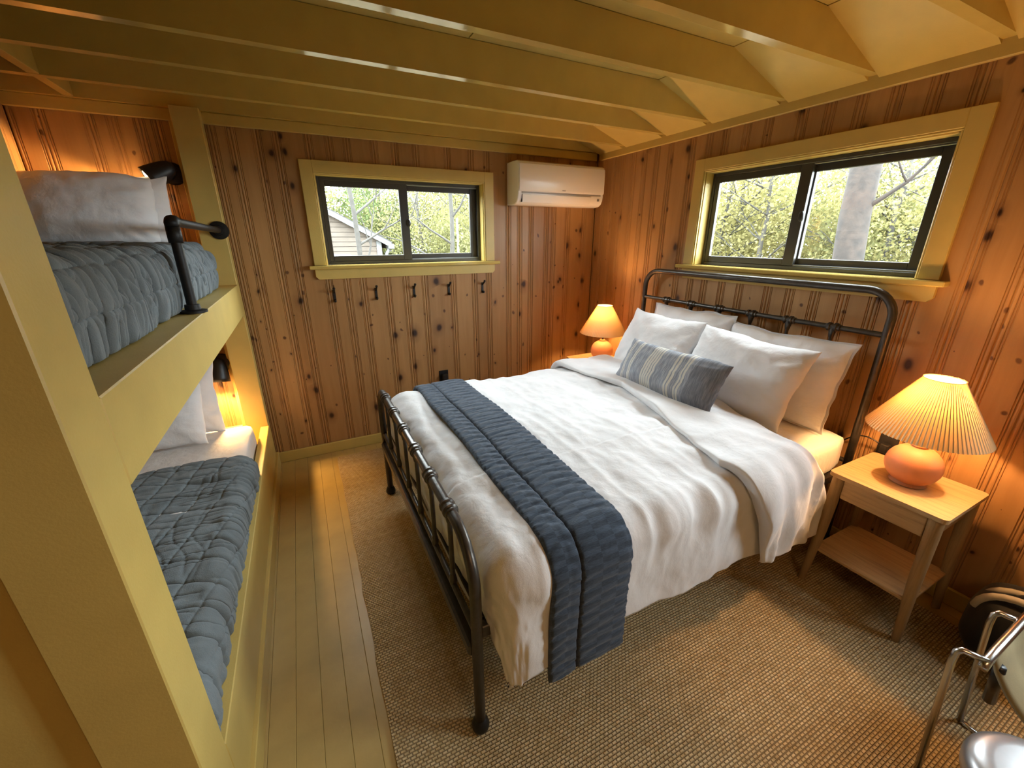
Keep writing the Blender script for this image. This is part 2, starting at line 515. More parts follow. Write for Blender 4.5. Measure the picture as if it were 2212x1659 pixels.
def stripe_mat():
    """woven lumbar cushion: slate ground, cream stripes across; object X runs along its length"""
    m, nt, p = new_mat('slate_and_cream_stripes'); n = N(nt)
    co = n('ShaderNodeTexCoord')
    sep = n('ShaderNodeSeparateXYZ', i_Vector=co.outputs['Object'])
    wob = n('ShaderNodeTexNoise', i_Vector=co.outputs['Object'], i_Scale=12.0)
    x = n.math('ADD', sep.outputs[0], n.math('MULTIPLY', n.math('SUBTRACT', wob.outputs[0], .5), .006))
    tot = None
    for c, wd in ((-.285, .004), (-.272, .003), (-.225, .005), (-.211, .005), (-.105, .006), (-.088, .006), (-.071, .006), (-.054, .006), (-.036, .006),
                  (.075, .006), (.096, .007), (.140, .005), (.158, .006)):
        k = n.math('LESS_THAN', n.math('ABSOLUTE', n.math('SUBTRACT', x, c)), wd)
        tot = k if tot is None else n.math('MAXIMUM', tot, k)
    sv = n('ShaderNodeMapping', i_Vector=co.outputs['Object']); sv.inputs['Scale'].default_value = (200, 18, 18)
    t = n('ShaderNodeTexNoise', i_Vector=sv.outputs[0], i_Scale=1.0, i_Detail=3.0)
    bg = n.ramp(t.outputs[0], [(.3, (.19, .205, .235)), (.5, (.29, .305, .34)), (.7, (.43, .44, .46))])
    darkend = n.math('MULTIPLY', n.math('GREATER_THAN', x, .19), .5)
    bg = n.mix(darkend, bg, (.085, .085, .10, 1))
    col = n.mix(n.math('MULTIPLY', tot, .85), bg, (.62, .585, .50, 1))
    nt.links.new(col, p.inputs['Base Color'])
    p.inputs['Roughness'].default_value = .95
    p.inputs['Specular IOR Level'].default_value = .1
    b = n('ShaderNodeBump', i_Height=t.outputs[0], i_Strength=.4, i_Distance=.003)
    nt.links.new(b.outputs[0], p.inputs['Normal'])
    return m
M['stripe'] = stripe_mat()

# ================================================================== ROOM SHELL
XL, YN, ZC = -3.545, -4.75, 2.372        # left wall, near wall, flat ceiling
JB = 2.2242                              # underside of the joists

def struct(o): o['kind'] = 'structure'; return o

def wall_with_holes(name, axis, a0, a1, z0, z1, d0, d1, holes):
    """backing wall: box strips round rectangular holes; axis = axis along the wall"""
    mb = MB()
    def b(p0, p1, q0, q1):
        if p1 - p0 < 1e-4 or q1 - q0 < 1e-4: return
        if axis == 'x': mb.box(p0, p1, d0, d1, q0, q1)
        else: mb.box(d0, d1, p0, p1, q0, q1)
    cur = a0
    for (h0, h1, k0, k1) in sorted(holes):
        b(cur, h0, z0, z1); b(h0, h1, z0, k0); b(h0, h1, k1, z1); cur = h1
    b(cur, a1, z0, z1)
    return struct(mb.build(name, M['pine_room']))

W1 = (-2.225, -1.05, 1.378, 1.957)       # opening in the back wall (x)
W2 = (-2.31, -1.12, 1.378, 1.957)        # opening in the right wall (y)
W3 = (-3.85, -3.16, .95, 1.957)         # added unseen opening for extra daylight, beyond the frame, nearer the camera (y)
wall_back = wall_with_holes('wall_back', 'x', XL - .12, .12, -.02, 2.60, .016, .12, [W1])
wall_right = wall_with_holes('wall_right', 'y', YN - .12, .016, -.02, 2.60, .016, .12, [W2, W3])
wall_left = wall_with_holes('wall_left', 'y', YN - .12, .016, -.02, 2.60, XL - .12, XL - .016, [])
wall_near = wall_with_holes('wall_near', 'x', XL - .016, .016, -.02, 2.60, YN - .12, YN, [])

PROFILE = [(0, -.0055), (.0015, -.0045), (.004, -.001), (.009, 0), (.0135, -.001), (.0145, -.004), (.0165, -.004), (.0185, -.0008), (.0215, -.0008), (.0225, -.0035), (.0245, -.0035), (.0265, 0)]
def plank(parent, axis, a0, a1, z0, z1, face, out):
    """moulded tongue-and-groove board; face = coordinate of its face, out = +1/-1 room side direction"""
    wv = a1 - a0
    k = min(1.0, wv / .075)
    left = [(a0 + p * k, d) for p, d in PROFILE]
    right = [(a1 - p * k, d) for p, d in reversed(PROFILE)]
    prof = left + right
    V = []
    for z in (z0, z1):
        for (a, d) in prof:
            dd = face + out * d
            V.append((a, dd, z) if axis == 'x' else (dd, a, z))
    nb = len(prof)
    back = face - out * .0155
    for z in (z0, z1):
        for a in (a0, a1):
            V.append((a, back, z) if axis == 'x' else (back, a, z))
    F = [(i, i + 1, nb + i + 1, nb + i) for i in range(nb - 1)]
    b = 2 * nb
    F += [(b, b + 1, b + 3, b + 2), (0, nb, b + 2, b), (nb - 1, b + 1, b + 3, 2 * nb - 1)]
    F += [tuple(range(nb)) + (b + 1, b), tuple(range(nb, 2 * nb)) + (b + 3, b + 2)]
    mb = MB(); mb.v = V; mb.f = F
    o = mb.build('plank', M['pine_z'], parent)
    return o

def planks(parent, axis, joints, face, out, hole, z0=0.0, z1=2.22):
    js = sorted(joints)
    for a0, a1 in zip(js[:-1], js[1:]):
        if hole and a0 < hole[1] - .03 and a1 > hole[0] + .03:
            plank(parent, axis, a0, a1, z0, hole[2], face, out)
            plank(parent, axis, a0, a1, hole[3], z1, face, out)
        else:
            plank(parent, axis, a0, a1, z0, z1, face, out)

jb = [XL, -3.43, -3.245, -3.15, -3.037, -2.963, -2.85, -2.724, -2.629, -2.501, -2.4, -2.225, -2.107, -2.001, -1.831, -1.697, -1.555, -1.33, -1.15, -1.025, -.845, -.742, -.637, -.49, -.42, -.279, -.11, 0]
planks(wall_back, 'x', jb, 0, -1, W1)
jr = [0, -.11, -.22, -.33, -.45, -.564, -.684, -.809, -.99, -1.118, -1.23, -1.363, -1.489, -1.666, -1.79, -1.92, -2.05, -2.18, -2.31, -2.46, -2.60, -2.735, -2.87, -2.96, -3.09]
planks(wall_right, 'y', jr, 0, -1, W2)
planks(wall_right, 'y', [-4.75, -4.6, -4.42, -4.26, -4.1, -3.98, -3.86], 0, -1, None)
planks(wall_right, 'y', [-3.86, -3.76, -3.66, -3.5, -3.3, -3.2, -3.09], 0, -1, W3)
planks(wall_left, 'y', [-1.0, -.86, -.74, -.58, -.44, -.33, -.2, -.1, 0], XL, 1, None)

# floor: painted boards running towards the camera
floor = struct(MB().box(XL - .1, .1, YN - .1, .1, -.12, -.022).build('floor', M['dark_gap']))
bw = .0826
fb = None
nb_ = int(math.ceil(-XL / bw))
for i in range(nb_):
    if fb is None:
        fb = MB().prism([(-bw / 2 + .0004, -.022), (bw / 2 - .0004, -.022), (bw / 2 - .0004, -.0010), (bw / 2 - .0016, 0), (-bw / 2 + .0016, 0), (-bw / 2 + .0004, -.0010)], 'y', YN, 0).v
        mbf = MB().prism([(-bw / 2 + .0004, -.022), (bw / 2 - .0004, -.022), (bw / 2 - .0004, -.0010), (bw / 2 - .0016, 0), (-bw / 2 + .0016, 0), (-bw / 2 + .0004, -.0010)], 'y', YN, 0)
        first = mbf.build('floor_board', M['floor'], floor, world=False)
        o = first
    else:
        o = first.copy(); COL.objects.link(o)
    o.location = (XL + bw * (i + .5), 0, 0)

# ceiling: roof slab, flat panels, sloped panels, joists
ceiling = struct(MB().box(XL - .12, .12, YN - .12, .12, 2.60, 2.70).build('ceiling', M['paint']))
joist_y = [-.0, -.372, -.775, -1.135, -1.588, -1.975, -2.38, -2.785, -3.19, -3.595, -4.0, -4.405]   # near edge is y, 40 mm thick towards the back wall
JT = .042
sl = (ZC - JB) / (-.06 + .485)
slope = lambda x: JB - sl * (x + .06)
xs0 = -.485
for k, y in enumerate(joist_y):
    yb = y + JT if k else 0.0
    ya = y if k else -.046
    poly = [(XL + .02, JB), (-.0005, JB), (-.0005, JB + .012), (xs0 - .004 + .04, ZC - .001), (XL + .02, ZC - .001)]
    mb = MB().prism(poly, 'y', ya, yb)
    mb.build('joist', M['paint_gloss'], ceiling)
edges = [0.0] + joist_y[1:] + [YN]
for k in range(len(edges) - 1):
    y1 = edges[k] - (0 if k == 0 else 0); y0 = edges[k + 1] + (JT if k + 1 < len(edges) - 1 else 0)
    if k == 0: y1 = -.046
    for (xa, xb) in ((XL, -2.79), (-2.787, -1.589), (-1.585, xs0 - .002)):
        bx('ceiling_panel', M['paint'], ceiling, xa, xb, y0, y1, ZC, ZC + .012, b=.0015)
    xe = .0
    MB().prism([(xs0 + .002, slope(xs0 + .002)), (xe, slope(xe)), (xe, slope(xe) + .012), (xs0 + .002, slope(xs0) + .012)], 'y', y0, y1).build('sloped_panel', M['paint'], ceiling)
bx('beam', M['paint_gloss'], ceiling, -3.30, -3.26, -2.28, -.046, JB + .002, ZC - .002)

# trim boards under the joists
struct(bx('trim_1', M['paint'], None, XL, -.0225, -.0225, 0, 2.166, 2.2235, b=.003))
struct(bx('trim_2', M['paint'], None, -.0225, 0, YN, -.046, 2.166, 2.232, b=.003))
struct(bx('baseboard_back', M['paint'], None, -2.74, -.016, -.016, 0, .0, .082, b=.004))
struct(bx('baseboard_right', M['paint'], None, -.016, 0, YN, 0, .0, .082, b=.004))
struct(bx('trim_3', M['paint'], None, -3.52, -2.885, -.018, 0, .235, .345, b=.003))
struct(bx('trim_4', M['paint'], None, -2.905, -2.878, -.022, 0, .0, 2.165, b=.003))

# ------------------------------------------------------------------ sliding windows
def window(name, hole, place, latch=True, extra_drop=0.0):
    """place(s, d, z) -> world; s runs left to right seen from the room (0 at the opening's left), d into the wall"""
    w_ = hole[1] - hole[0]
    z0, z1 = hole[2] + .012, hole[3]
    root = struct(empty(name, place(w_ / 2, 0, hole[2])))
    def B(nm, mat, s0, s1, d0, d1, a, b, bev=.002, parent=root):
        p = place(s0, d0, a); q = place(s1, d1, b)
        return bx(nm, mat, parent, p[0], q[0], p[1], q[1], p[2], q[2], b=bev)
    c = .0725
    P_ = M['paint']
    B('casing', P_, -c, 0, -.02, 0, z0, z1 + .068)
    B('casing', P_, w_, w_ + c, -.02, 0, z0, z1 + .068)
    B('casing', P_, 0, w_, -.02, 0, z1, z1 + .068)
    B('stop_bead', P_, 0, w_, -.016, -.004, z1 - .008, z1)
    B('stop_bead', P_, 0, .008, -.016, -.004, z0, z1 - .008)
    B('stop_bead', P_, w_ - .008, w_, -.016, -.004, z0, z1 - .008)
    # jamb liner
    B('jamb', P_, 0, .014, -.004, .12, z0, z1)
    B('jamb', P_, w_ - .014, w_, -.004, .12, z0, z1)
    B('jamb', P_, .014, w_ - .014, -.004, .12, z1 - .015, z1)
    B('sill', M['paint_gloss'], -c - .033, w_ + c + .033, -.056, 0.0, hole[2] - .013, z0 - .001, .004)
    B('sill', M['paint_gloss'], 0, w_, 0.0, .12, hole[2], z0 - .001, .001)
    # apron with clipped lower corners
    ap = [(-c, hole[2] - .014), (w_ + c, hole[2] - .014), (w_ + c, hole[2] - .062), (w_ + c - .018, hole[2] - .08), (-c + .018, hole[2] - .08), (-c, hole[2] - .062)]
    mb = MB()
    for d in (-.02, 0.0):
        mb.v += [place(s, d, z) for s, z in ap]
    n_ = len(ap)
    mb.f = [(i, (i + 1) % n_, n_ + (i + 1) % n_, n_ + i) for i in range(n_)] + [tuple(range(n_)), tuple(range(n_, 2 * n_))]
    mb.build('apron', P_, root)
    # outer black frame
    F0, F1 = .014, w_ - .014
    fz0, fz1 = z0, z1 - .015
    t = .02
    Fm = M['frame']
    B('frame', Fm, F0, F0 + t, .058, .118, fz0, fz1)
    B('frame', Fm, F1 - t, F1, .058, .118, fz0, fz1)
    B('frame', Fm, F0 + t, F1 - t, .058, .118, fz1 - t, fz1)
    B('frame', Fm, F0 + t, F1 - t, .058, .118, fz0, fz0 + t)
    mid = (w_ / 2)
    # front sash (left) and rear sash (right), each with rails, stiles and a pane
    def sash(s0, s1, d0, d1, l, r, tb):
        B('sash', Fm, s0, s0 + l, d0, d1, fz0 + t, fz1 - t)
        so = B('sash', Fm, s1 - r, s1, d0, d1, fz0 + t, fz1 - t)
        B('sash', Fm, s0 + l, s1 - r, d0, d1, fz1 - t - tb, fz1 - t)
        B('sash', Fm, s0 + l, s1 - r, d0, d1, fz0 + t, fz0 + t + tb)
        dm = (d0 + d1) / 2
        B('pane', M['glass'], s0 + l, s1 - r, dm - .002, dm + .002, fz0 + t + tb, fz1 - t - tb, 0)
        return so
    st = sash(F0 + t, mid + .018, .062, .086, .030, .060, .036)
    sash(mid - .020, F1 - t, .089, .113, .045, .050, .040)
    B('track', M['track'], mid + .019, F1 - t,   .064, .070, fz1 - t - .008, fz1 - t)
    B('track', M['track'], mid + .019, F1 - t, .064, .070, fz0 + t, fz0 + t + .008)
    # pull latch on the meeting stile
    c0 = Vector(place(mid + .012, .062, (fz0 + fz1) / 2))
    axd = Vector(place(0, -1, 0)) - Vector(place(0, 0, 0))
    lv = MB().lathe([(0, .014), (.010, .013), (.014, .007), (.015, 0), (.013, -.001)], (0, 0, 0), 16, axis=tuple(axd))
    V = [(c0.x + v[0], c0.y + v[1], c0.z + v[2] * 1.9) for v in lv.v]
    lv.v = V
    lv.build('latch', M['black_plastic'], root, smooth=True)
    return root

window('window_1', W1, lambda s, d, z: (W1[0] + s, d, z))
window('window_2', W2, lambda s, d, z: (d, W2[1] - s, z))
window('added_window', W3, lambda s, d, z: (d, W3[1] - s, z))  # added out of frame to bring more daylight onto rug, floor and bunk

# ================================================================== BUNK BED
bunk = empty('bunk_bed', (-3.1, -1.2, 0), 'olive-yellow built-in wooden bunk bed along the left side of the cabin', 'bunk bed')
BX = -2.742
bx('post', M['paint'], bunk, BX - .135, BX, -2.359, -2.222, 0, JB - .002, b=.003)
bx('post', M['paint'], bunk, BX - .135, BX - .004, -.112, -.023, 0, JB - .002, b=.003)
bx('guard_rail_board', M['paint'], bunk, BX - .10, BX + .001, -2.222, -.112, 1.113, 1.295, b=.003)
bx('lower_rail_board', M['paint'], bunk, BX - .05, BX, -2.222, -.112, .10, .35, b=.003)
bx('toe_board', M['paint'], bunk, BX - .03, BX + .014, -2.222, -.024, 0, .10, b=.003)
bx('end_panel', M['paint'], bunk, XL + .002, BX - .135, -2.335, -2.30, 0, JB - .002, b=.002)
bx('bunk_deck', M['paint'], bunk, XL + .002, BX - .10, -2.30, -.024, 1.13, 1.20, b=.002)
bx('bunk_deck', M['paint'], bunk, XL + .002, BX - .05, -2.30, -.024, .14, .20, b=.002)
# black pipe guard rail
gx = -2.775
gp = MB().tube([(gx, -1.215, 1.297), (gx, -1.205, 1.60)], .0165, 14).build('guard_post', M['pipe'], bunk, 'auto')
MB().lathe([(0, .0), (.045, 0), (.045, .008), (.026, .012), (.024, .03), (.0166, .031)], (gx, -1.215, 1.2955), 24).build('flange', M['pipe'], gp, 'auto')
MB().tube([(gx, -1.207, 1.545), (gx, -1.205, 1.572), (gx, -1.204, 1.60)], [.022, .0225, .022], 14).tube(
    [(gx, -1.204, 1.60), (gx, -1.203, 1.612), (gx, -1.195, 1.618), (gx, -1.18, 1.619), (gx, -1.16, 1.6195)], [.0215, .0225, .0225, .0225, .022], 14).build('elbow', M['pipe'], gp, True)
ga = MB().tube([(gx, -1.19, 1.619), (gx, -.112, 1.606)], .0160, 14).build('guard_arm', M['pipe'], bunk, 'auto')
MB().lathe([(0, 0), (.050, 0), (.050, .008), (.028, .012), (.025, .035), (.016, .036)], (gx, -.1118, 1.606), 24, axis=(0, -1, 0)).build('flange', M['pipe'], ga, 'auto')

# mattresses on the bunks
def soft_box(name, mat, parent, x0, x1, y0, y1, z0, z1, r=.05, bulge=.012, n=(14, 26, 8), seed=0):
    """rounded cushion block with slight bulge and wrinkles"""
    nu, nv, nw = n
    bm = bmesh.new()
    bmesh.ops.create_cube(bm, size=2)
    bmesh.ops.subdivide_edges(bm, edges=list(bm.edges), cuts=11, use_grid_fill=True)
    sx, sy, sz = (x1 - x0) / 2, (y1 - y0) / 2, (z1 - z0) / 2
    c = Vector(((x0 + x1) / 2, (y0 + y1) / 2, (z0 + z1) / 2))
    for v in bm.verts:
        q = v.co
        q = Vector([math.copysign(abs(t) ** .62, t) for t in q])     # crowd vertices to the edges
        p = Vector((q.x * sx, q.y * sy, q.z * sz))
        inner = Vector((max(-sx + r, min(sx - r, p.x)), max(-sy + r, min(sy - r, p.y)), max(-sz + r, min(sz - r, p.z))))
        d = p - inner
        if d.length > 1e-6: p = inner + d.normalized() * min(d.length, r) if d.length > r else p
        p.z += bulge * (1 - q.x ** 2) * (1 - q.y ** 2) * (1 if q.z > 0 else 0)
        if q.z > -.9:
            p.x += .004 * float(vn(p.y * 9, p.z * 5, seed)); p.y += .004 * float(vn(p.x * 9, p.z * 5, seed + 1))
        v.co = p + c
    me = bpy.data.meshes.new(name)
    o_ = Vector(wpos(parent)) if parent else Vector((0, 0, 0))
    for v in bm.verts: v.co -= o_
    bm.to_mesh(me); bm.free()
    me.polygons.foreach_set('use_smooth', [True] * len(me.polygons))
    return link(name, me, mat, parent)

tag(soft_box('mattress', M['sheet'], None, XL + .02, -2.845, -2.21, -.20, 1.202, 1.51, r=.055), 'white sheeted mattress on the upper bunk', 'mattress')
tag(soft_box('mattress', M['sheet'], None, XL + .02, -2.80, -2.21, -.26, .202, .455, r=.055), 'white sheeted mattress on the lower bunk', 'mattress')

def bunk_quilt(name, label, x_back, x_edge, y0, y1, ztop, zbot, style, r=.06):
    """quilt lying on the mattress and hanging down its open side"""
    ny, ns = 520, 160
    flat = (x_edge - r) - x_back
    La = r * math.pi / 2
    Lh = ztop - r - zbot
    tot = flat + La + Lh
    y = np.linspace(y0, y1, ny)[:, None] * np.ones((1, ns))
    s = (np.linspace(0, 1, ns) ** .9)[None, :] * tot * np.ones((ny, 1))
    ang = np.clip((s - flat) / La, 0, 1) * math.pi / 2
    hx = np.minimum(s, flat) + x_back + r * np.sin(ang)
    hz = ztop - r * (1 - np.cos(ang)) - np.clip(s - flat - La, 0, None)
    nx, nz = np.sin(ang), np.cos(ang)
    if style == 'crinkle':
        wv = .9 * vn(y * 5, s * 6, 5)
        h = .007 * fbm(y * 8, s * 4, 3) + .004 * ridge(y * 48, s * 9, 2)
        h -= -.003 + .017 * crease(y * 13 + wv, s * 2.6, 1, .12) + .011 * crease(y * 27 + wv, s * 4.5, 21, .16) + .006 * crease(y * 60, s * 11, 23, .25)
        h -= .006 * np.exp(-((((s + .01 * wv) / .105) % 1 - .5) / .045) ** 2)
        bulge = .012 * np.sin(np.clip((s - flat - La * .5) / (Lh + La * .5), 0, 1) * math.pi)
        h = h + bulge
    else:
        diag1 = np.abs(((y + .25 * s) / .115) % 1 - .5); diag2 = np.abs(((s - .25 * y) / .10) % 1 - .5)
        h = -.006 * np.exp(-(diag1 / .06) ** 2) - .006 * np.exp(-(diag2 / .06) ** 2)
        h += .005 * fbm(y * 5, s * 5, 3) - .007 * crease(y * 15 + .5 * vn(s * 6, y * 3, 6), s * 2.5, 1, .13) - .004 * crease(y * 34, s * 6, 24, .2) - .004 * crease(s * 16 + vn(y * 5, s * 5), y * 4, 4, .12)
        bulge = .012 * np.sin(np.clip((s - flat) / (Lh + La), 0, 1) * math.pi)
        h = h + bulge
        # turned-down top hem: a step across the width
        h = h + .008 * (1 / (1 + np.exp(-(y - (y1 - .19)) / .004)))
    h = h + .008
    h[:, -1] -= .012
    P = np.stack([hx + nx * h, y, hz + nz * h], -1).reshape(-1, 3)
    o = mesh(name, P, grid_faces(ny, ns), M['blue'], None, True)
    md = o.modifiers.new('thickness', 'SOLIDIFY'); md.thickness = .007; md.offset = -1
    return tag(o, label, 'quilt')

bunk_quilt('quilt', 'crinkled grey-blue quilt hanging over the upper bunk mattress', -3.52, -2.832, -2.19, -.30, 1.522, 1.302, 'crinkle', r=.05)
bunk_quilt('quilt', 'grey-blue stitched quilt on the lower bunk', -3.52, -2.785, -2.20, -.80, .468, .23, 'stitch', r=.055)

# ------------------------------------------------------------------ pillows
def pillow_mesh(name, w_, h_, t_, seed, n=46, corner=.05, flange=0.0, wr=1.0):
    u = np.sin(np.linspace(-1, 1, n) * math.pi / 2)
    U, Vv = np.meshgrid(u, u, indexing='ij')
    X = w_ / 2 * U * (1 - corner * (1 - Vv ** 2) * np.abs(U) ** 2)
    Y = h_ / 2 * Vv * (1 - corner * 1.3 * (1 - U ** 2) * np.abs(Vv) ** 2)
    X = X + .008 * fbm(Vv * 2.2, U * .6, seed) * np.abs(U) ** 3
    Y = Y + .010 * fbm(U * 2.2, Vv * .6, seed + 2) * np.abs(Vv) ** 3
    f = lambda q: np.clip(1 - np.abs(q) ** 2.6, 0, 1)
    fl = 1 - flange
    T = (f(np.clip(U / fl, -1, 1)) * f(np.clip(Vv / fl, -1, 1))) ** .52
    edge = np.clip(1 - T, 0, 1)
    rad = np.arctan2(Vv, U)
    wrk = (.010 * ridge(rad * 5.5, np.hypot(U, Vv) * 1.2, seed) + .006 * ridge(U * 4 + Vv * 2, Vv * 3 - U, seed + 4)) * T * (.35 + edge) * wr
    zf = t_ / 2 * T + wrk + .012 * fbm(U * 1.3, Vv * 1.3, seed + 6) * T
    zb = -t_ / 2 * T + .5 * wrk
    rim = np.maximum(np.abs(U), np.abs(Vv)) > .999
    zb = np.where(rim, zf - .003, zb)
    A = np.stack([X, Y, zf], -1).reshape(-1, 3); B = np.stack([X, Y, zb], -1).reshape(-1, 3)
    nv = n * n
    F = grid_faces(n, n)
    F = F + [tuple(i + nv for i in q[::-1]) for q in F]
    border = [i * n for i in range(n)] + [(n - 1) * n + j for j in range(1, n)] + [i * n + n - 1 for i in range(n - 2, -1, -1)] + [j for j in range(n - 2, 0, -1)]
    for a, b in zip(border, border[1:] + border[:1]):
        F.append((a, a + nv, b + nv, b))
    me = bpy.data.meshes.new(name)
    me.from_pydata(np.concatenate([A, B]).tolist(), [], F)
    me.polygons.foreach_set('use_smooth', [True] * len(me.polygons))
    bm = bmesh.new(); bm.from_mesh(me); bmesh.ops.recalc_face_normals(bm, faces=list(bm.faces)); bm.to_mesh(me); bm.free()
    return me

def place_pillow(name, label, mat, dims, base, wdir, lean, seed, group=None, cat='pillow', roll=0.0, **kw):
    """base = midpoint of the lower edge; wdir = width direction (horizontal); lean = degrees it leans back from upright"""
    me = pillow_mesh(name, *dims, seed, **kw)
    X = Vector(wdir).normalized()
    nrm = X.cross(Vector((0, 0, 1)))               # horizontal direction it faces
    a = R(lean)
    Y = Vector((0, 0, 1)) * math.cos(a) - nrm * math.sin(a)
    Z = X.cross(Y)
    m = Matrix((X, Y, Z)).transposed()
    m = m @ Matrix.Rotation(R(roll), 3, 'Z')
    o = link(name, me, mat)
    M4 = m.to_4x4(); M4.translation = Vector(base) + m.col[1] * (dims[1] / 2)
    o.matrix_world = M4
    return tag(o, label, cat, group)

# bunk pillows lean on the back wall (face towards the camera)
place_pillow('pillow', 'white pillow standing in front on the upper bunk', M['white_cotton'], (.54, .36, .19), (-3.275, -.385, 1.525), (1, 0, 0), 24, 1, corner=-.02)
place_pillow('pillow', 'white pillow behind on the upper bunk, lit by the reading lamp', M['white_cotton'], (.58, .38, .12), (-3.247, -.21, 1.50), (1, 0, 0), 13, 2, corner=.02)
place_pillow('pillow', 'white pillow standing in front on the lower bunk', M['white_cotton'], (.54, .40, .15), (-3.265, -.52, .465), (1, 0, 0), 22, 3)
place_pillow('pillow', 'white pillow behind on the lower bunk under the reading lamp', M['white_cotton'], (.59, .44, .12), (-3.24, -.32, .455), (1, 0, 0), 14, 4)

# ================================================================== IRON BED
bed = empty('iron_bed', (-1.08, -1.535, 0), 'dark metal double bed with pipe headboard and footboard', 'bed')
YF, YR = -.780, -2.290            # far and near posts
RZ = .0105                        # rug thickness under the feet
def bed_end(parent, nm, X, ztop, rad, r, zrail, rr, zlow, kspind, spr):
    sub = None
    pts = [(X, YR, RZ + .03), (X, YR, ztop - rad)]
    pts += arc((X, YR + rad, ztop - rad), rad, 180, 90, 8, (1, 2))[1:]
    pts += arc((X, YF - rad, ztop - rad), rad, 90, 0, 8, (1, 2))
    pts += [(X, YF, RZ + .03)]
    fr = MB().tube(pts, r, 16).build(nm, M['iron'], parent, True)
    for y in (YR, YF):
        MB().lathe([(0, 0), (.02, 0), (.028, .008), (.030, .020), (.026, .034), (r + .003, .046), (r, .05)], (X, y, RZ), 20).build('foot', M['black'], fr, True)
    return fr

hb = bed_end(bed, 'headboard_frame', -.078, 1.335, .115, .0175, 0, 0, 0, 0, 0)
fbd = bed_end(bed, 'footboard_frame', -2.08, .745, .15, .0175, 0, 0, 0, 0, 0)
def rail(parent, X, z, r, name='rail', y0=YR, y1=YF):
    return MB().tube([(X, y0, z), (X, y1, z)], r, 14).build(name, M['iron'], parent, 'auto')
rail(hb, -.078, 1.143, .0125)
rail(hb, -.078, .50, .012)
rail(fbd, -2.08, .435, .0105)
bx('end_bar', M['iron'], fbd, -2.105, -2.062, YR + .01, YF - .01, .335, .385, b=.008)
for k in range(6):
    y = -1.003 - .2145 * k
    for (par, X, zt, zb, rs, rr) in ((hb, -.078, 1.143, .50, .0085, .0125), (fbd, -2.08, .745, .435, .0085, .0175)):
        MB().tube([(X, y, zt), (X, y, zb)], rs, 10).build('spindle', M['iron'], par, 'auto')
        prof = [(rr, -.034), (rr + .004, -.032), (rr + .004, -.022), (rr + .009, -.018), (rr + .009, -.006), (rr + .004, -.002), (rr + .0045, .008), (rr + .0085, .012), (rr + .0085, .022), (rr + .003, .028), (rr, .034)]
        MB().lathe(prof, (X, y, zt), 18, axis=(0, 1, 0)).lathe([(rr * .9 + .004, 0), (.016, -.022), (rs + .002, -.052)], (X, y, zt), 12).build('collar', M['iron'], par, 'auto')
        MB().lathe([(rs + .001, .045), (.014, .018), (.012, 0)], (X, y, zb), 12).build('spindle_socket', M['iron'], par, 'auto')
for y in (-.80, -2.268):
    bx('side_rail', M['iron'], bed, -2.06, -.095, y - .014, y + .014, .395, .440, b=.003)
bx('slat_deck', M['black'], bed, -2.05, -.10, -2.25, -.82, .425, .445, b=.002)

tag(soft_box('mattress', M['sheet'], None, -2.02, -.105, -2.285, -.785, .446, .652, r=.05, bulge=.01), 'white fitted-sheet mattress on the metal double bed', 'mattress')

# ---- cloth draped over the bed: (a = x lying flat, s = y lying flat, off = height above the sheet)
TOP, XE, YE0, YE1, RAD = .682, -1.945, -2.262, -.838, .085
def drape(a, s, off, clampd=False):
    a = np.asarray(a, float); s = np.asarray(s, float)
    da = np.clip(XE - a, 0, None)
    dbn = np.clip(YE0 - s, 0, None); dbf = np.clip(s - YE1, 0, None)
    db = dbn + dbf
    sg = np.where(dbn > 0, -1.0, 1.0)
    d = (da ** 3 + db ** 3) ** (1 / 3)
    lim = np.minimum(1.0, .50 / (d + 1e-9)) if clampd else 1.0
    d = d * lim
    nrm = np.sqrt(da ** 2 + db ** 2) + 1e-9
    ex, ey = -da / nrm, sg * db / nrm
    r = RAD
    ang = np.clip(d / r, 0, math.pi / 2)
    out = r * np.sin(ang)
    down = r * (1 - np.cos(ang)) + np.clip(d - r * math.pi / 2, 0, None)
    nx, ny, nz = ex * np.sin(ang), ey * np.sin(ang), np.cos(ang)
    bx_ = np.where(da > 0, XE, a); by_ = np.where(dbn > 0, YE0, np.where(dbf > 0, YE1, s))
    crown = .018 * np.clip(1 - ((by_ + 1.535) / .75) ** 2, 0, 1)
    return np.stack([bx_ + ex * out + nx * off, by_ + ey * out + ny * off, TOP + crown - down + nz * off], -1), d, down

near_hem = lambda a: np.interp(a, [-2.5, -1.945, -1.57, -.85, -.4], [.60, .475, .43, .455, .50])
# main duvet
na, ns_ = 190, 300
tA = np.linspace(0, 1, na)[:, None]; tS = np.linspace(0, 1, ns_)[None, :]
A_ = (XE - .345) + tA * ((-.70) - (XE - .345)) + 0 * tS
hem = near_hem(A_)
S_ = (YE0 - hem) + tS * ((YE1 + .33) - (YE0 - hem))
over = np.clip(YE0 - S_, 0, None) + .6 * np.clip(XE - A_, 0, None)
hang = np.clip(over / .25, 0, 1)
h = .010 * fbm(A_ * 3.2, S_ * 3.0, 1) + .006 * fbm(A_ * 9, S_ * 6, 2)
fold = ridge(A_ * 7.5 + .5 * vn(S_ * 4, A_ * 3, 8), S_ * 1.2, 5)
edge_w = np.exp(-((over - .10) / .11) ** 2)
h += .014 * fold * edge_w * (S_ < -1.9) + .012 * hang * vn(A_ * 4, S_ * .8, 9)
h += .006 * edge_w * ridge(A_ * 15, S_ * 2.5 + A_ * 2, 12)
h += .004 * ridge(A_ * 3.5 + S_ * 1.2, S_ * 5 - A_ * 2, 14) * (1 - hang)
h += .012
P, d_, dn_ = drape(A_, S_, h, True)
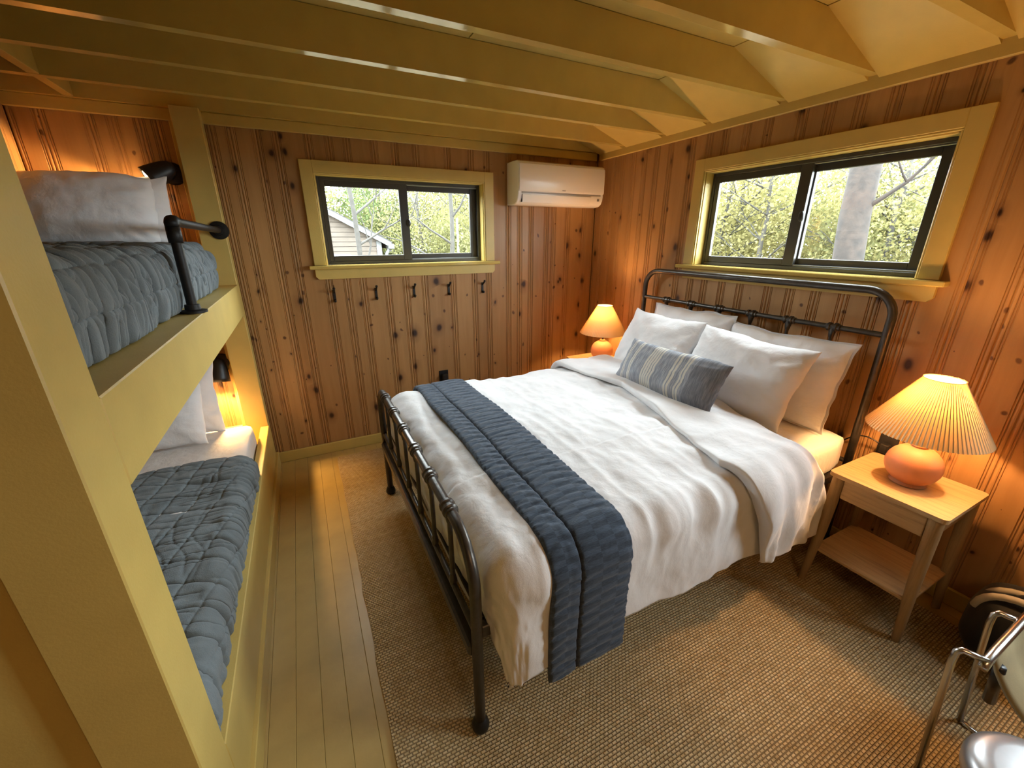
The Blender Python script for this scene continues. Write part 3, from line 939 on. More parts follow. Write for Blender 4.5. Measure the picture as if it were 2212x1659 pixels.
duv = empty('duvet', (-1.35, -1.535, TOP), 'white duvet spread over the double bed with its top edge folded back', 'duvet')
o = mesh('duvet_cover', P.reshape(-1, 3), grid_faces(na, ns_), M['duvet'], duv, True)
md = o.modifiers.new('thickness', 'SOLIDIFY'); md.thickness = .012; md.offset = -1
# folded-back top: a soft flattened roll lying across the bed
nt_, ns2 = 56, 300
th = np.linspace(0, 2 * math.pi, nt_, endpoint=False)[:, None]
sB = np.linspace(YE0 - .47, YE1 + .30, ns2)[None, :]
xf = np.interp(sB, [-2.75, -2.50, -2.36, -2.25, -2.0, -1.4, -.95, -.6], [-.83, -.92, -1.00, -1.03, -.95, -.79, -.85, -.86])
xh = np.interp(sB, [-2.75, -2.50, -2.36, -2.235, -1.85, -1.5, -.6], [-.455, -.50, -.58, -.60, -.50, -.44, -.42])
tt = .5 - .5 * np.cos(th)
Aa = xf + tt * (xh - xf)
sn = np.sin(th)
thick = np.sign(sn) * np.abs(sn) ** .38
Sa = sB + 0 * th
ovr = np.clip(YE0 - Sa, 0, None)
offs = .036 + .018 * thick * np.ones_like(Sa)
wr = .010 * fbm(Aa * 4, Sa * 3, 21) + .022 * ridge(Aa * 9 + Sa * 1.0, Sa * 1.6, 22) * np.exp(-((ovr - .14) / .15) ** 2) + .014 * ridge(Aa * 16 + Sa, Sa * 2.5, 23) * np.clip(ovr / .1, 0, 1) + .006 * ridge(Aa * 10 + Sa * 3, Sa * 4, 27)
offs = offs + wr * (sn > -.2) + .012 * np.clip(ovr / .2, 0, 1)
endt = np.clip(np.minimum(Sa - (YE0 - .47), (YE1 + .30) - Sa) / .02, 0.0, 1) ** .5
offs = .030 + (offs - .030) * (.15 + .85 * endt)
P, d_, dn_ = drape(Aa, Sa, offs)
# close the ends
Pv = P.reshape(-1, 3)
F = grid_faces(nt_, ns2, wrap_u=True)
F.append(tuple(i * ns2 for i in range(nt_))[::-1]); F.append(tuple(i * ns2 + ns2 - 1 for i in range(nt_)))
mesh('folded_edge', Pv, F, M['duvet'], duv, True)

# blue quilted runner: a folded blanket whose two folds meet in a dark gap
run = empty('bed_runner', (-1.72, -1.535, TOP), 'slate-blue quilted blanket folded into a strip across the foot of the bed', 'blanket')
def runner_fold(x0, x1, s0, s1, thickv, seed):
    nt2, n2 = 40, 520
    th = np.linspace(0, 2 * math.pi, nt2, endpoint=False)[:, None]
    s = np.linspace(s0, s1, n2)[None, :] + 0 * th
    t = .5 - .5 * np.cos(th)
    sn = np.sin(th)
    xw = x0 + t * (x1 - x0)
    a = xw + .006 * vn(s * 4, xw * 2, seed)
    pitch = .047
    ph = ((s + .25 * (t - .5) * (t - .5) * .4) / pitch) % 1
    puff = np.abs(np.sin(ph * math.pi)) ** .55
    cols = np.abs(((t * (x1 - x0)) / .062) % 1 - .5)
    puff = puff * (1 - .55 * np.exp(-((.5 - cols) / .07) ** 2))
    o_ = .026 + thickv * np.sign(sn) * np.abs(sn) ** .42 + (.0055 * puff + .002 * ridge(s * 60, xw * 8, seed + 3)) * (sn > 0)
    e = np.clip(np.minimum(s - s0, s1 - s) / .012, 0, 1) ** .5
    o_ = .026 + (o_ - .026) * (.2 + .8 * e)
    P, _, _ = drape(a, s, o_)
    F = grid_faces(nt2, n2, wrap_u=True)
    F.append(tuple(i * n2 for i in range(nt2))[::-1]); F.append(tuple(i * n2 + n2 - 1 for i in range(nt2)))
    return mesh('quilt_fold', P.reshape(-1, 3), F, M['navy'], run, True)
runner_fold(-1.875, -1.775, YE0 - .535, YE1 + .30, .010, 31)
runner_fold(-1.770, -1.575, YE0 - .525, YE1 + .30, .013, 37)

# bed pillows
WD = (0, -1, 0)
place_pillow('pillow', 'white pillow at the back of the double bed, farther from the camera', M['white_cotton'], (.64, .49, .13), (-.255, -1.290, .655), WD, 13, 11, corner=.045, flange=.05)
place_pillow('pillow', 'white pillow at the back of the double bed, beside the lit near lamp', M['white_cotton'], (.66, .46, .13), (-.265, -1.905, .655), WD, 15, 12, corner=.045, flange=.05)
place_pillow('pillow', 'white pillow leaning in front, on the far half of the double bed', M['white_cotton'], (.60, .44, .17), (-.465, -1.215, .690), WD, 27, 13, corner=.06)
place_pillow('pillow', 'white pillow leaning in front, on the near half of the double bed', M['white_cotton'], (.645, .425, .18), (-.475, -1.82, .685), WD, 26, 14, corner=.06, roll=-2)
place_pillow('lumbar_cushion', 'long slate-grey cushion with cream stripes in front of the white pillows', M['stripe'], (.69, .27, .15), (-.70, -1.585, .728), WD, 28, 15, cat='cushion', corner=.03, wr=.5)

# ================================================================== NIGHTSTANDS
def make_nightstand(loc):
    """origin at the floor under its centre; front faces -x"""
    t = empty('nightstand', loc)
    top = MB()
    hw, hd, rc = .1875, .193, .018
    poly = []
    for (cx, cy, a0) in ((hw - rc, hd - rc, 0), (-hw + rc, hd - rc, 90), (-hw + rc, -hd + rc, 180), (hw - rc, -hd + rc, 270)):
        for i in range(5):
            a = R(a0 + 22.5 * i); poly.append((cx + rc * math.cos(a), cy + rc * math.sin(a)))
    top.prism(poly, 'z', .582, .600)
    top.build('top', M['oak_y'], t, world=False)
    for sx in (-1, 1):
        for sy in (-1, 1):
            MB().tube([(sx * .178, sy * .184, .010), (sx * .165, sy * .168, .30), (sx * .158, sy * .160, .584)], [.0145, .021, .024], 14).build('leg', M['oak_z'], t, 'auto', world=False)
    MB().box(-.168, -.152, -.138, .138, .485, .580, b=.003).build('drawer', M['oak_y'], t, world=False)
    MB().box(.150, .166, -.14, .14, .485, .582, b=.002).build('back_panel', M['oak_y'], t, world=False)
    for sy in (-1, 1):
        MB().box(-.14, .14, sy * .155 - .008, sy * .155 + .008, .485, .582, b=.002).build('side_panel', M['oak_z'], t, world=False)
    MB().box(-.172, .172, -.178, .178, .188, .204, b=.003).build('shelf', M['oak_y'], t, world=False)
    return t
ns1 = make_nightstand((-.268, -2.572, .0))
tag(ns1, 'light oak nightstand with open shelf on the near side of the bed', 'nightstand')
ns2_ = copy_tree(ns1)
ns2_.location = (-.268, -.512, .0)
tag(ns2_, 'light oak nightstand in the corner on the far side of the bed', 'nightstand')

# ------------------------------------------------------------------ table lamps
def make_lamp(loc):
    t = empty('table_lamp', loc)
    prof = [(0, .0), (.052, .0), (.060, .004)]
    for i in range(13):
        a = R(-62 + i * 12.0)
        prof.append((.090 * math.cos(a), .084 + .085 * math.sin(a)))
    prof += [(.028, .168), (.020, .172), (.018, .178), (0, .178)]
    MB().lathe(prof, (0, 0, 0), 48).build('base', M['terracotta'], t, True, world=False)
    MB().tube([(0, 0, .148), (0, 0, .275)], .009, 10).build('stem', M['black'], t, 'auto', world=False)
    # pleated shade
    npl = 84; n = npl * 3
    V = []; zs = [.232, .30, .36, .395, .400, .43, .447, .450, .4535]
    rs = [.186, .1465, .1115, .0912, .0878, .0705, .0600, .0575, .0600]
    for z, r in zip(zs, rs):
        amp = .0026 * (r / .186) + .0005
        for k in range(n):
            j, m3 = divmod(k, 3)
            a = 2 * math.pi * (j + (0.0, 1.0, .74)[m3]) / npl
            rr = r + (-amp, amp, amp * .2)[m3]
            V.append((rr * math.cos(a), rr * math.sin(a), z))
    m_ = len(zs)
    F = [(i * n + k, i * n + (k + 1) % n, (i + 1) * n + (k + 1) % n, (i + 1) * n + k) for i in range(m_ - 1) for k in range(n)]
    sh = mesh('shade', V, F, M['shade'], t, False, world=False)
    sp = MB()
    for k in range(3):
        a = R(120 * k); sp.tube([(0, 0, .405), (.083 * math.cos(a), .083 * math.sin(a), .405)], .002, 6)
    sp.tube([(0, 0, .40), (0, 0, .41)], .012, 12)
    sp.tube([(0, 0, .27), (.03, 0, .30), (.03, 0, .375), (0, 0, .405)], .002, 6)
    sp.build('shade_carrier', M['black'], t, world=False)
    MB().lathe([(0, .275), (.013, .276), (.014, .29), (.024, .315), (.027, .335), (.022, .355), (.010, .364), (0, .366)], (0, 0, 0), 16).build('bulb', M['bulb'], t, True, world=False)
    l = bpy.data.lights.new('lamp_light', 'POINT')
    l.energy = LAMP_W; l.color = (1.0, .53, .21); l.shadow_soft_size = .03
    lo = bpy.data.objects.new('lamp_light', l); COL.objects.link(lo); lo.parent = t; lo.location = (0, 0, .385)
    return t
LAMP_W = 20.0
l1 = make_lamp((-.268, -2.574, .6005))
tag(l1, 'lit pleated-shade lamp with terracotta base on the near nightstand, by the black bag', 'lamp')
l2 = copy_tree(l1); l2.location = (-.255, -.544, .6005)
tag(l2, 'lit pleated-shade lamp with terracotta base in the far corner under the air conditioner', 'lamp')

# power cord and outlet behind the near lamp
ol = bx('wall_outlet', M['black_plastic'], None, -.006, 0.0, -2.43, -2.358, .56, .675, b=.002)
bx('plug', M['black_plastic'], ol, -.040, -.006, -2.408, -2.376, .588, .632, b=.004)
cord = []
for i in range(15):
    q = i / 14
    cord.append((-.03 + -.015 * math.sin(q * 3.1), -2.376 + .15 * q, .625 + .028 * math.sin(q * 3.14) - .05 * q * q))
MB().tube(cord, .0032, 8).build('cord', M['black_plastic'], ol, True)
tag(ol, 'black wall outlet with plug and cord behind the near nightstand', 'outlet')
ol2 = bx('wall_outlet', M['black_plastic'], None, -1.49, -1.412, -.006, 0, .40, .53, b=.002)
bx('plug', M['black_plastic'], ol2, -1.475, -1.425, -.05, -.006, .415, .505, b=.008)
tag(ol2, 'black wall outlet with a plug-in box low on the back wall', 'outlet')

# added warm fill light behind the camera, under an invented lamp plate
def added_fill_lamp():
    t = empty('added_fill_lamp', (-2.0, -4.2, JB), 'added unseen fill light with a round plate under the joists behind the viewpoint', 'lamp')
    MB().lathe([(0, 0), (.15, 0), (.15, -.02), (.14, -.024), (0, -.024)], (-2.0, -4.2, JB - .0005), 32).build('base_plate', M['steel'], t, 'auto')
    l = bpy.data.lights.new('added_fill_light', 'AREA'); l.shape = 'DISK'; l.size = .9
    l.energy = FILL_W; l.color = (1.0, .60, .29)
    lo = bpy.data.objects.new('added_fill_light', l); COL.objects.link(lo); lo.parent = t; lo.location = (0, 0, -.03)
FILL_W = 7.0
added_fill_lamp()

# ------------------------------------------------------------------ reading lamps on the bunk wall
def make_sconce(loc):
    t = empty('reading_lamp', loc)
    MB().lathe([(0, 0), (.058, 0), (.058, .010), (.050, .020), (.020, .026), (0, .026)], (0, -.0005, 0), 28, axis=(0, -1, 0)).build('wall_plate', M['black'], t, True, world=False)
    MB().tube([(0, -.02, 0), (-.005, -.05, .002), (-.02, -.075, 0)], .011, 10).build('arm', M['black'], t, True, world=False)
    d = Vector((-.66, -.24, -.70)).normalized()
    c = Vector((-.01, -.07, .012))
    sh = MB().lathe([(0, -.035), (.022, -.033), (.036, -.02), (.046, .005), (.053, .04), (.060, .085), (.062, .110), (.058, .110), (.054, .085), (.046, .04), (.03, .0), (0, -.005)], c, 28, axis=d).build('lamp_head', M['black'], t, True, world=False)
    MB().lathe([(0, .112), (.030, .110), (.046, .103), (.050, .094), (.040, .08)], c, 20, axis=d).build('bulb', M['bulb_sconce'], t, True, world=False)
    l = bpy.data.lights.new('sconce_light', 'SPOT')
    l.energy = SCONCE_W; l.color = (1.0, .56, .20); l.shadow_soft_size = .03; l.spot_size = R(125); l.spot_blend = .35
    lo = bpy.data.objects.new('sconce_light', l); COL.objects.link(lo); lo.parent = t
    lo.location = c + d * .122
    lo.rotation_euler = d.to_track_quat('-Z', 'Y').to_euler()
    return t
SCONCE_W = 32.0
s1 = make_sconce((-2.945, 0, 1.905))
s1.rotation_euler = (0, R(15), 0)
tag(s1, 'black wall reading lamp over the upper bunk pillows', 'lamp')
s2 = copy_tree(s1); s2.location = (-2.935, 0, .80); s2.rotation_euler = (0, R(-38), 0)
tag(s2, 'black wall reading lamp over the lower bunk pillows', 'lamp')

# ------------------------------------------------------------------ jute rug
def rug():
    x0, x1, y0, y1, t = -2.352, -.14, -3.45, -.13, .010
    nx, ny = 24, 36
    V = []; F = []
    rr = random.Random(5)
    for j in range(ny + 1):
        for i in range(nx + 1):
            x = x0 + (x1 - x0) * i / nx; y = y0 + (y1 - y0) * j / ny
            if i in (0, nx): x += rr.uniform(-.004, .004)
            if j in (0, ny): y += rr.uniform(-.004, .004)
            V.append((x, y, t))
    F = [(j * (nx + 1) + i, j * (nx + 1) + i + 1, (j + 1) * (nx + 1) + i + 1, (j + 1) * (nx + 1) + i) for j in range(ny) for i in range(nx)]
    o = mesh('area_rug', V, F, M['jute'])
    md = o.modifiers.new('thickness', 'SOLIDIFY'); md.thickness = .009; md.offset = -1
    return tag(o, 'large woven natural jute rug under the metal bed', 'rug')
rug()

# ------------------------------------------------------------------ wall air conditioner
def aircon():
    t = empty('air_conditioner', (-.46, 0, 1.80), 'white wall-mounted air conditioner high beside the corner', 'air conditioner')
    x0, x1 = -.856, -.066
    def sect(poly, a, b, nm, mat, bev=.012):
        bm = bmesh.new()
        vs = [bm.verts.new((a, y, z)) for y, z in poly]
        f = bm.faces.new(vs)
        r_ = bmesh.ops.extrude_face_region(bm, geom=[f])
        for v in r_['geom']:
            if isinstance(v, bmesh.types.BMVert): v.co.x = b
        bmesh.ops.recalc_face_normals(bm, faces=list(bm.faces))
        ed = [e for e in bm.edges if abs(e.verts[0].co.x - e.verts[1].co.x) < 1e-6]
        if bev: bmesh.ops.bevel(bm, geom=ed, offset=bev, segments=3, affect='EDGES', profile=.6)
        for v in bm.verts: v.co -= Vector(wpos(t))
        me = bpy.data.meshes.new(nm); bm.to_mesh(me); bm.free()
        me.polygons.foreach_set('use_smooth', [True] * len(me.polygons)); me.set_sharp_from_angle(angle=R(35))
        return link(nm, me, mat, t)
    body = [(0, 2.100), (-.10, 2.102), (-.165, 2.098), (-.188, 2.088), (-.190, 1.875), (-.184, 1.845), (-.168, 1.818), (-.140, 1.803), (-.08, 1.798), (0, 1.803)]
    sect(body, x0, x1, 'housing', M['white_plastic'])
    sect([(-.1895, 2.082), (-.198, 2.076), (-.2035, 2.04), (-.2035, 1.905), (-.199, 1.893), (-.190, 1.890)], x0 + .004, x1 - .004, 'front_panel', M['white_plastic'], .008)
    sect([(-.1900, 1.889), (-.1925, 1.888), (-.1925, 1.879), (-.1900, 1.878)], x0 + .03, x1 - .03, 'intake_slot', M['grey_plastic'], 0)
    # outlet flap with its dark side gap
    sect([(-.1895, 1.872), (-.1955, 1.870), (-.1925, 1.846), (-.176, 1.815), (-.170, 1.813), (-.184, 1.846)], x0 + .035, x1 - .125, 'flap', M['white_plastic'], .003)
    bx('gap', M['black_plastic'], t, x0 + .0335, x0 + .0355, -.1935, -.170, 1.818, 1.872, b=0)
    bx('display', M['grey_plastic'], t, x1 - .060, x1 - .040, -.1905, -.186, 1.842, 1.858, b=0)
    bx('badge', M['grey_plastic'], t, -.475, -.445, -.2045, -.2035, 1.903, 1.909, b=0)
aircon()

# ------------------------------------------------------------------ coat hooks under the small window
def make_hook(loc):
    t = empty('coat_hook', loc)
    MB().box(-.0085, .0085, -.005, 0, -.050, .034, b=.001).build('back_plate', M['black'], t, world=False)
    MB().tube([(0, -.003, .018), (0, -.02, .026), (0, -.045, .042), (0, -.052, .050)], [.0075, .007, .007, .009], 8).build('upper_prong', M['black'], t, True, world=False)
    MB().tube([(0, -.003, -.036), (0, -.014, -.046), (0, -.026, -.044), (0, -.030, -.034)], [.0075, .007, .007, .0085], 8).build('lower_prong', M['black'], t, True, world=False)
    return t
hx = [-2.200, -1.918, -1.641, -1.368, -1.082]
hook = make_hook((hx[0], -.0005, 1.190))
names = ['black coat hook under the small window, nearest the bunk', 'black coat hook under the small window, second from the bunk',
         'black coat hook under the middle of the small window', 'black coat hook under the small window, second from the air conditioner',
         'black coat hook under the small window, nearest the air conditioner']
for i, x in enumerate(hx):
    h_ = hook if i == 0 else copy_tree(hook)
    h_.location = (x, -.0005, 1.190)
    tag(h_, names[i], 'hook', 'coat hooks under the small window')

# ------------------------------------------------------------------ things cut off by the frame at the right
def sling_stand():
    t = empty('sling_chair', (-.72, -3.20, 0), 'chrome wire stool with a cream canvas sling, cut off at the right edge', 'stool')
    # canvas sling between two rims
    nx, ny = 20, 24
    V = []
    for i in range(nx):
        x = -.885 + .385 * i / (nx - 1)
        for j in range(ny):
            q = j / (ny - 1)
            y = -3.022 - .40 * q
            z = .498 - .17 * (1 - (2 * q - 1) ** 2) ** .8 + .01 * math.sin(i * .6)
            V.append((x, y, z))
    o = mesh('sling', V, grid_faces(nx, ny), M['canvas'], t, True)
    md = o.modifiers.new('thickness', 'SOLIDIFY'); md.thickness = .008; md.offset = 0
    for ys in (0, 1):
        y = -3.020 if ys == 0 else -3.424
        sgn = 1 if ys == 0 else -1
        MB().tube([(-.93, y, .478), (-.90, y, .490), (-.86, y, .500), (-.70, y, .503), (-.52, y, .503), (-.48, y, .50)], .011, 12).build('rim', M['chrome'], t, True)
        for (xt, xb) in ((-.948, -.925), (-.690, -.624)):
            yo = y + sgn * .048
            MB().tube([(xt + .04, y, .492), (xt + .02, y + sgn * .02, .500), (xt + .004, yo - sgn * .008, .506), (xt, yo, .495), (xt, yo, .46), (xb, yo - sgn * .03, .016)], .0085, 12).build('leg', M['chrome'], t, True)
    for xb in (-.925, -.624):
        MB().tube([(xb, -3.002, .018), (xb, -3.03, .0125), (xb, -3.41, .0125), (xb, -3.44, .018)], .0085, 10).build('floor_bar', M['chrome'], t, True)
    MB().tube([(-.87, -3.040, .47), (-.80, -3.045, .30)], [.012, .014], 12).build('strap_end', M['black_plastic'], t, True)
sling_stand()

def drum():
    t = empty('metal_stool', (-1.13, -3.195, 0), 'round brushed aluminium stool in the bottom right corner', 'stool')
    MB().lathe([(0, .452), (.085, .452), (.106, .449), (.120, .441), (.128, .428), (.130, .41), (.128, .395), (.122, .395), (0, .40)], (-1.13, -3.195, 0), 48).build('seat', M['steel'], t, True)
    for k in range(4):
        a = R(45 + 90 * k)
        MB().tube([(-1.13 + .10 * math.cos(a), -3.195 + .10 * math.sin(a), .40), (-1.13 + .135 * math.cos(a), -3.195 + .135 * math.sin(a), .011)], .010, 10).build('leg', M['steel'], t, True)
    MB().tube([(-1.13 + .122 * math.cos(R(12 * k)), -3.195 + .122 * math.sin(R(12 * k)), .16) for k in range(31)], .006, 8).build('foot_ring', M['steel'], t, True)
drum()

def bag():
    t = empty('duffel_bag', (-.19, -3.06, 0), 'black bag with cream bands on the floor by the right wall', 'bag')
    nu, nv = 28, 28
    V = []
    c = (-.195, -3.075, .165)
    for i in range(nu):
        a = 2 * math.pi * i / nu
        for j in range(nv):
            b = -math.pi / 2 + math.pi * j / (nv - 1)
            e = lambda v, p: math.copysign(abs(v) ** p, v)
            x = .145 * e(math.cos(b), .5) * e(math.cos(a), .6); y = .225 * e(math.cos(b), .5) * e(math.sin(a), .6); z = .155 * e(math.sin(b), .7)
            k = 1 + .03 * float(vn(a * 2, b * 3, 4))
            V.append((c[0] + x * k, c[1] + y * k, max(.0015, c[2] + z)))
    mesh('bag_body', V, grid_faces(nu, nv, True), M['bag_black'], t, True)
    for dx in (-.085, -.015):
        pts = []
        for i in range(17):
            a = R(8 + 164 * i / 16)
            pts.append((c[0] + dx, c[1] + .20 * math.copysign(abs(math.cos(a)) ** .8, math.cos(a)), c[2] + .165 * math.sin(a) ** .5 * (1.0 + (.10 if dx < -.05 else .06))))
        MB().tube(pts, [.013] * 17, 8).build('band', M['bag_cream'], t, True)
    hp = []
    for i in range(15):
        a = R(180 * i / 14); hp.append((c[0] - .05, c[1] + .12 * math.cos(a), .315 + .055 * math.sin(a)))
    MB().tube(hp, .010, 8).build('handle', M['bag_black'], t, True)
bag()

# ================================================================== OUTDOORS
GZ = -.55
tag(MB().box(-30, 40, .3, 40, GZ - .1, GZ).box(.3, 40, -30, .3, GZ - .1, GZ).build('ground', M['ground']), kind='structure')

def leaf_mesh(name, n, seed, size, mat, rx, rz, hollow=.25):
    rg = np.random.default_rng(seed)
    d = rg.normal(size=(n, 3)); d /= np.linalg.norm(d, axis=1)[:, None]
    rad = rg.random(n) ** .45
    clump = rg.normal(size=(28, 3)); clump /= np.linalg.norm(clump, axis=1)[:, None]
    clump *= (rg.random(28) ** .5)[:, None]
    pick = clump[rg.integers(0, 28, n)]
    c = pick + d * rad[:, None] * .42
    c = c * np.array([rx, rx, rz])
    a = rg.normal(size=(n, 3)); a /= np.linalg.norm(a, axis=1)[:, None]
    b = np.cross(a, rg.normal(size=(n, 3))); b /= np.linalg.norm(b, axis=1)[:, None]
    s = size * (.6 + .8 * rg.random(n))[:, None]
    V = np.stack([c - a * s, c - b * s * .55, c + a * s, c + b * s * .55], 1).reshape(-1, 3)
    me = bpy.data.meshes.new(name)
    me.from_pydata(V.tolist(), [], [(4 * i, 4 * i + 1, 4 * i + 2, 4 * i + 3) for i in range(n)])
    me.materials.append(mat)
    return me

def branches(mb, p, d, L, r, depth, rg, up=.15):
    pts = [p]; q = Vector(p); dd = Vector(d)
    for i in range(4):
        dd = (dd + Vector((rg.uniform(-.22, .22), rg.uniform(-.22, .22), rg.uniform(-.1, .1) + up * .3))).normalized()
        q = q + dd * L / 4
        pts.append(tuple(q))
        if depth > 0 and i >= 1:
            sd = (dd + Vector((rg.uniform(-1, 1), rg.uniform(-1, 1), rg.uniform(-.2, .6)))).normalized()
            branches(mb, tuple(q), sd, L * .6, r * .5, depth - 1, rg, up)
    mb.tube(pts, [r, r * .85, r * .7, r * .5, r * .25], 6, cap=False)

LEAF = [leaf_mesh('foliage', 9500, 1, .038, M['leaf'], 1.7, 1.5), leaf_mesh('foliage', 9500, 2, .038, M['leaf2'], 1.7, 1.6),
        leaf_mesh('foliage', 8000, 3, .042, M['leaf3'], 1.5, 1.6), leaf_mesh('foliage', 2600, 4, .028, M['leaf2'], 1.4, 1.4)]
def tree_mesh(seed, H, r, mat):
    rg = random.Random(seed)
    mb = MB()
    pts = []; x = y = 0.0
    for i in range(8):
        pts.append((x, y, H * i / 7)); x += rg.uniform(-.06, .06); y += rg.uniform(-.06, .06)
    mb.tube(pts, [r * (1 - .085 * i) for i in range(8)], 10)
    for i in range(2, 8):
        for k in range(2):
            a = rg.uniform(0, 6.28)
            branches(mb, pts[i], (math.cos(a), math.sin(a), .45), 1.3, r * .3, 1, rg)
    return mb
TR = []
for i in range(3):
    m_ = tree_mesh(20 + i, 3.6, .07, None)
    o_ = m_.build('trunk', M['pale_bark'], None, True)
    TR.append(o_.data); bpy.data.objects.remove(o_)

def tree(x, y, kind, leafkind, label, group, sc=1.0, cz=2.3, rot=0.0):
    t = empty('tree', (x, y, GZ), label, 'tree', group)
    t.rotation_euler = (0, 0, rot); t.scale = (sc, sc, sc)
    link('trunk', TR[kind], None, t)
    for lk, dz, k2 in leafkind:
        f = link('foliage', LEAF[lk], None, t); f.location = (0, 0, cz + dz); f.scale = (k2, k2, k2); f['kind'] = 'stuff'
    return t

rg = random.Random(11)
lab2 = 'pale yellow-green spring tree in the thicket outside the window over the bed'
spots = []
def free(x, y, d=2.5):
    if any((x - a) ** 2 + (y - b) ** 2 < d * d for a, b in spots): return False
    spots.append((x, y)); return True
n_ = i = 0
while i < 24 and n_ < 4000:
    n_ += 1
    x = rg.uniform(7.5, 17); y = rg.uniform(-2.0, 11.5) * (x / 12)
    if not free(x, y): continue
    i += 1
    tree(x, y, i % 3, [([0, 1, 1, 0][i % 4], 0, 1.15), ([1, 3, 0, 1][i % 4], -1.1, .95)], lab2, 'thicket outside the window over the bed', sc=rg.uniform(.9, 1.2), cz=rg.uniform(2.0, 2.7), rot=rg.uniform(0, 6))
for i, (x, y) in enumerate([(7.0, 3.0), (7.4, 4.4), (6.6, -.9), (8.0, 1.3)]):
    tree(x, y, i % 3, [(3, 0, 1.1)], 'bare-branched sapling with few leaves outside the window over the bed', 'saplings outside the window over the bed', cz=2.6, rot=i * 1.3)
lab1 = 'pale green spring tree behind the neighbouring house outside the small window'
n_ = i = 0
while i < 17 and n_ < 4000:
    n_ += 1
    y = rg.uniform(12.8, 20); x = rg.uniform(-7.5, 9.0) * (y / 13)
    if not free(x, y): continue
    i += 1
    tree(x, y, i % 3, [([0, 2, 1, 0][i % 4], 0, 1.2), ([3, 0, 0, 2][i % 4], -1.0, 1.0)], lab1, 'trees behind the neighbouring house', sc=rg.uniform(.95, 1.25), cz=rg.uniform(2.0, 2.6), rot=rg.uniform(0, 6))
for i in range(9):  # trees added out of view so the pane reflects foliage instead of sky
    x, y = [(-8.6, 3.2), (-9.2, 6.0), (-10.4, 8.6), (-11.6, 4.4), (-12.4, 7.0), (-9.6, 11.4), (-13.6, 9.8), (-8.4, .6), (-11.8, 1.6)][i]
    tree(x, y, i % 3, [([0, 1][i % 2], 0, 1.2), (0, -1.1, 1.0)], 'leafy spring tree added out of view left of the neighbouring house, for the pane reflection', 'added trees left of the neighbouring house', sc=1.1, cz=2.3, rot=i * .9)
for i, (x, y) in enumerate([(2.4, 8.6), (3.6, 9.8), (1.2, 10.2)]):
    tree(x, y, i % 3, [(0, -.4, .9), (3, .6, 1.0)], 'leafy green shrub-like tree beyond the right pane of the small window', 'leafy trees beyond the right pane of the small window', cz=2.0, rot=i * 2.1)

# the big pine outside the window over the bed
pt = empty('pine_tree', (5.0, .32, GZ), 'thick brown pine trunk right outside the window over the bed', 'tree')
pm = MB()
pts = [(5.0 + .02 * math.sin(i), .30 + .105 * (GZ + i * .6 - .6) * .55 + .012 * math.sin(i * 2.1), GZ + i * .6) for i in range(12)]
pm.tube(pts, [.205 - .004 * i for i in range(12)], 20)
pm.build('trunk', M['bark'], pt, True)
pb = MB()
branches(pb, (5.0, .28, 1.95), (.1, -.85, .55), 1.0, .035, 1, random.Random(3), .3)
branches(pb, (5.0, .55, 2.5), (.2, .8, .3), 1.0, .03, 1, random.Random(4), .3)
pb.build('branch', M['bark'], pt, True)

# two slim bare trees outside the small window
for (x, y, lean, lab, sd) in ((-1.30, 5.0, -.02, 'slim pale tree trunk outside the left pane of the small window', 8), (.40, 5.2, .01, 'slim pale tree with forked branch outside the right pane of the small window', 9)):
    t = empty('slim_tree', (x, y, GZ), lab, 'tree')
    mb = MB()
    P_ = [(x + lean * i + .015 * math.sin(i * 1.7), y, GZ + .5 * i) for i in range(11)]
    mb.tube(P_, [.055 - .003 * i for i in range(11)], 10)
    mb.build('trunk', M['pale_bark'], t, True)
    br = MB(); r2 = random.Random(sd)
    for i in range(3, 9):
        a = r2.uniform(0, 6.28)
        branches(br, P_[i], (math.cos(a), .3 * math.sin(a), .5), 1.1, .024, 1, r2, .2)
    br.build('branch', M['pale_bark'], t, True)

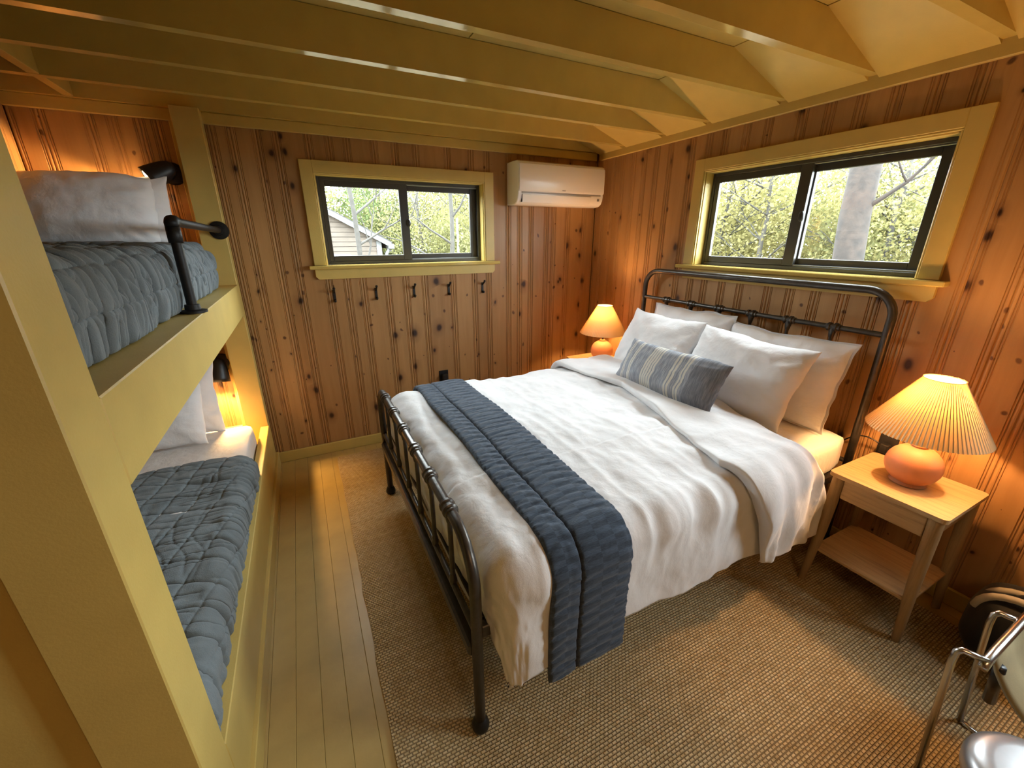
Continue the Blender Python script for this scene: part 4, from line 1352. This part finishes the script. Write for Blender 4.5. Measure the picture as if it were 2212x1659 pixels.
# neighbouring house seen through the small window
hs = empty('neighbour_house', (-4.0, 9.5, GZ), 'peach shingled house with white trim outside the small window', 'house')
ridge_x, eave_x, eave_z = -4.0, -.30, 1.52
rz = eave_z + (eave_x - ridge_x) * .54
MB().prism([(2 * ridge_x - eave_x, GZ), (eave_x, GZ), (eave_x, eave_z), (ridge_x, rz), (2 * ridge_x - eave_x, eave_z)], 'y', 9.05, 14).build('wall', M['siding'], hs)
z = GZ
while z < rz - .1:                      # courses of siding
    half = (eave_x - ridge_x) if z < eave_z else max(.1, (rz - z) / .54)
    x0, x1 = ridge_x - half, ridge_x + half
    bx('course', M['siding'], hs, x0, x1 - .003, 9.02, 9.05, z, z + .105, b=0)
    z += .12
def slab(p, q, t, y0, y1, nm, mat):
    MB().prism([(p[0], p[1]), (q[0], q[1]), (q[0], q[1] + t), (p[0], p[1] + t)], 'y', y0, y1).build(nm, mat, hs)
slab((ridge_x, rz + .02), (eave_x + .28, eave_z - .131), .09, 8.85, 14.1, 'roof', M['roof'])
slab((ridge_x, rz + .02), (2 * ridge_x - eave_x - .28, eave_z - .131), .09, 8.85, 14.1, 'roof', M['roof'])
slab((ridge_x, rz - .05), (eave_x + .25, eave_z - .19), .13, 8.84, 8.90, 'rake_board', M['white_trim'])
slab((ridge_x, rz - .05), (2 * ridge_x - eave_x - .25, eave_z - .19), .13, 8.84, 8.90, 'rake_board', M['white_trim'])
bx('corner_board', M['white_trim'], hs, eave_x - .12, eave_x + .01, 8.98, 9.06, GZ, eave_z - .02, b=0)
MB().tube([(eave_x + .12, 8.95, GZ), (eave_x + .12, 8.95, eave_z - .35), (eave_x + .2, 8.93, eave_z - .22)], .045, 10).build('downspout', M['white_trim'], hs, True)
bx('gutter', M['white_trim'], hs, eave_x + .16, eave_x + .32, 8.8, 14, eave_z - .22, eave_z - .10, b=.01)
wf = bx('window', M['white_trim'], hs, -2.0, -1.12, 8.97, 9.04, .25, 1.18, b=0)
bx('pane', M['black_plastic'], wf, -1.90, -1.22, 8.965, 8.98, .35, 1.08, b=0)

# utility line through the trees
wire = MB().tube([(9.0, -6 + 1.2 * i, 2.0 - .055 * i + .012 * (i - 8) ** 2) for i in range(17)], .012, 6)
tag(wire.build('utility_wire', M['black_plastic'], None, True), 'thin dark cable sagging through the trees outside the window over the bed', 'cable')
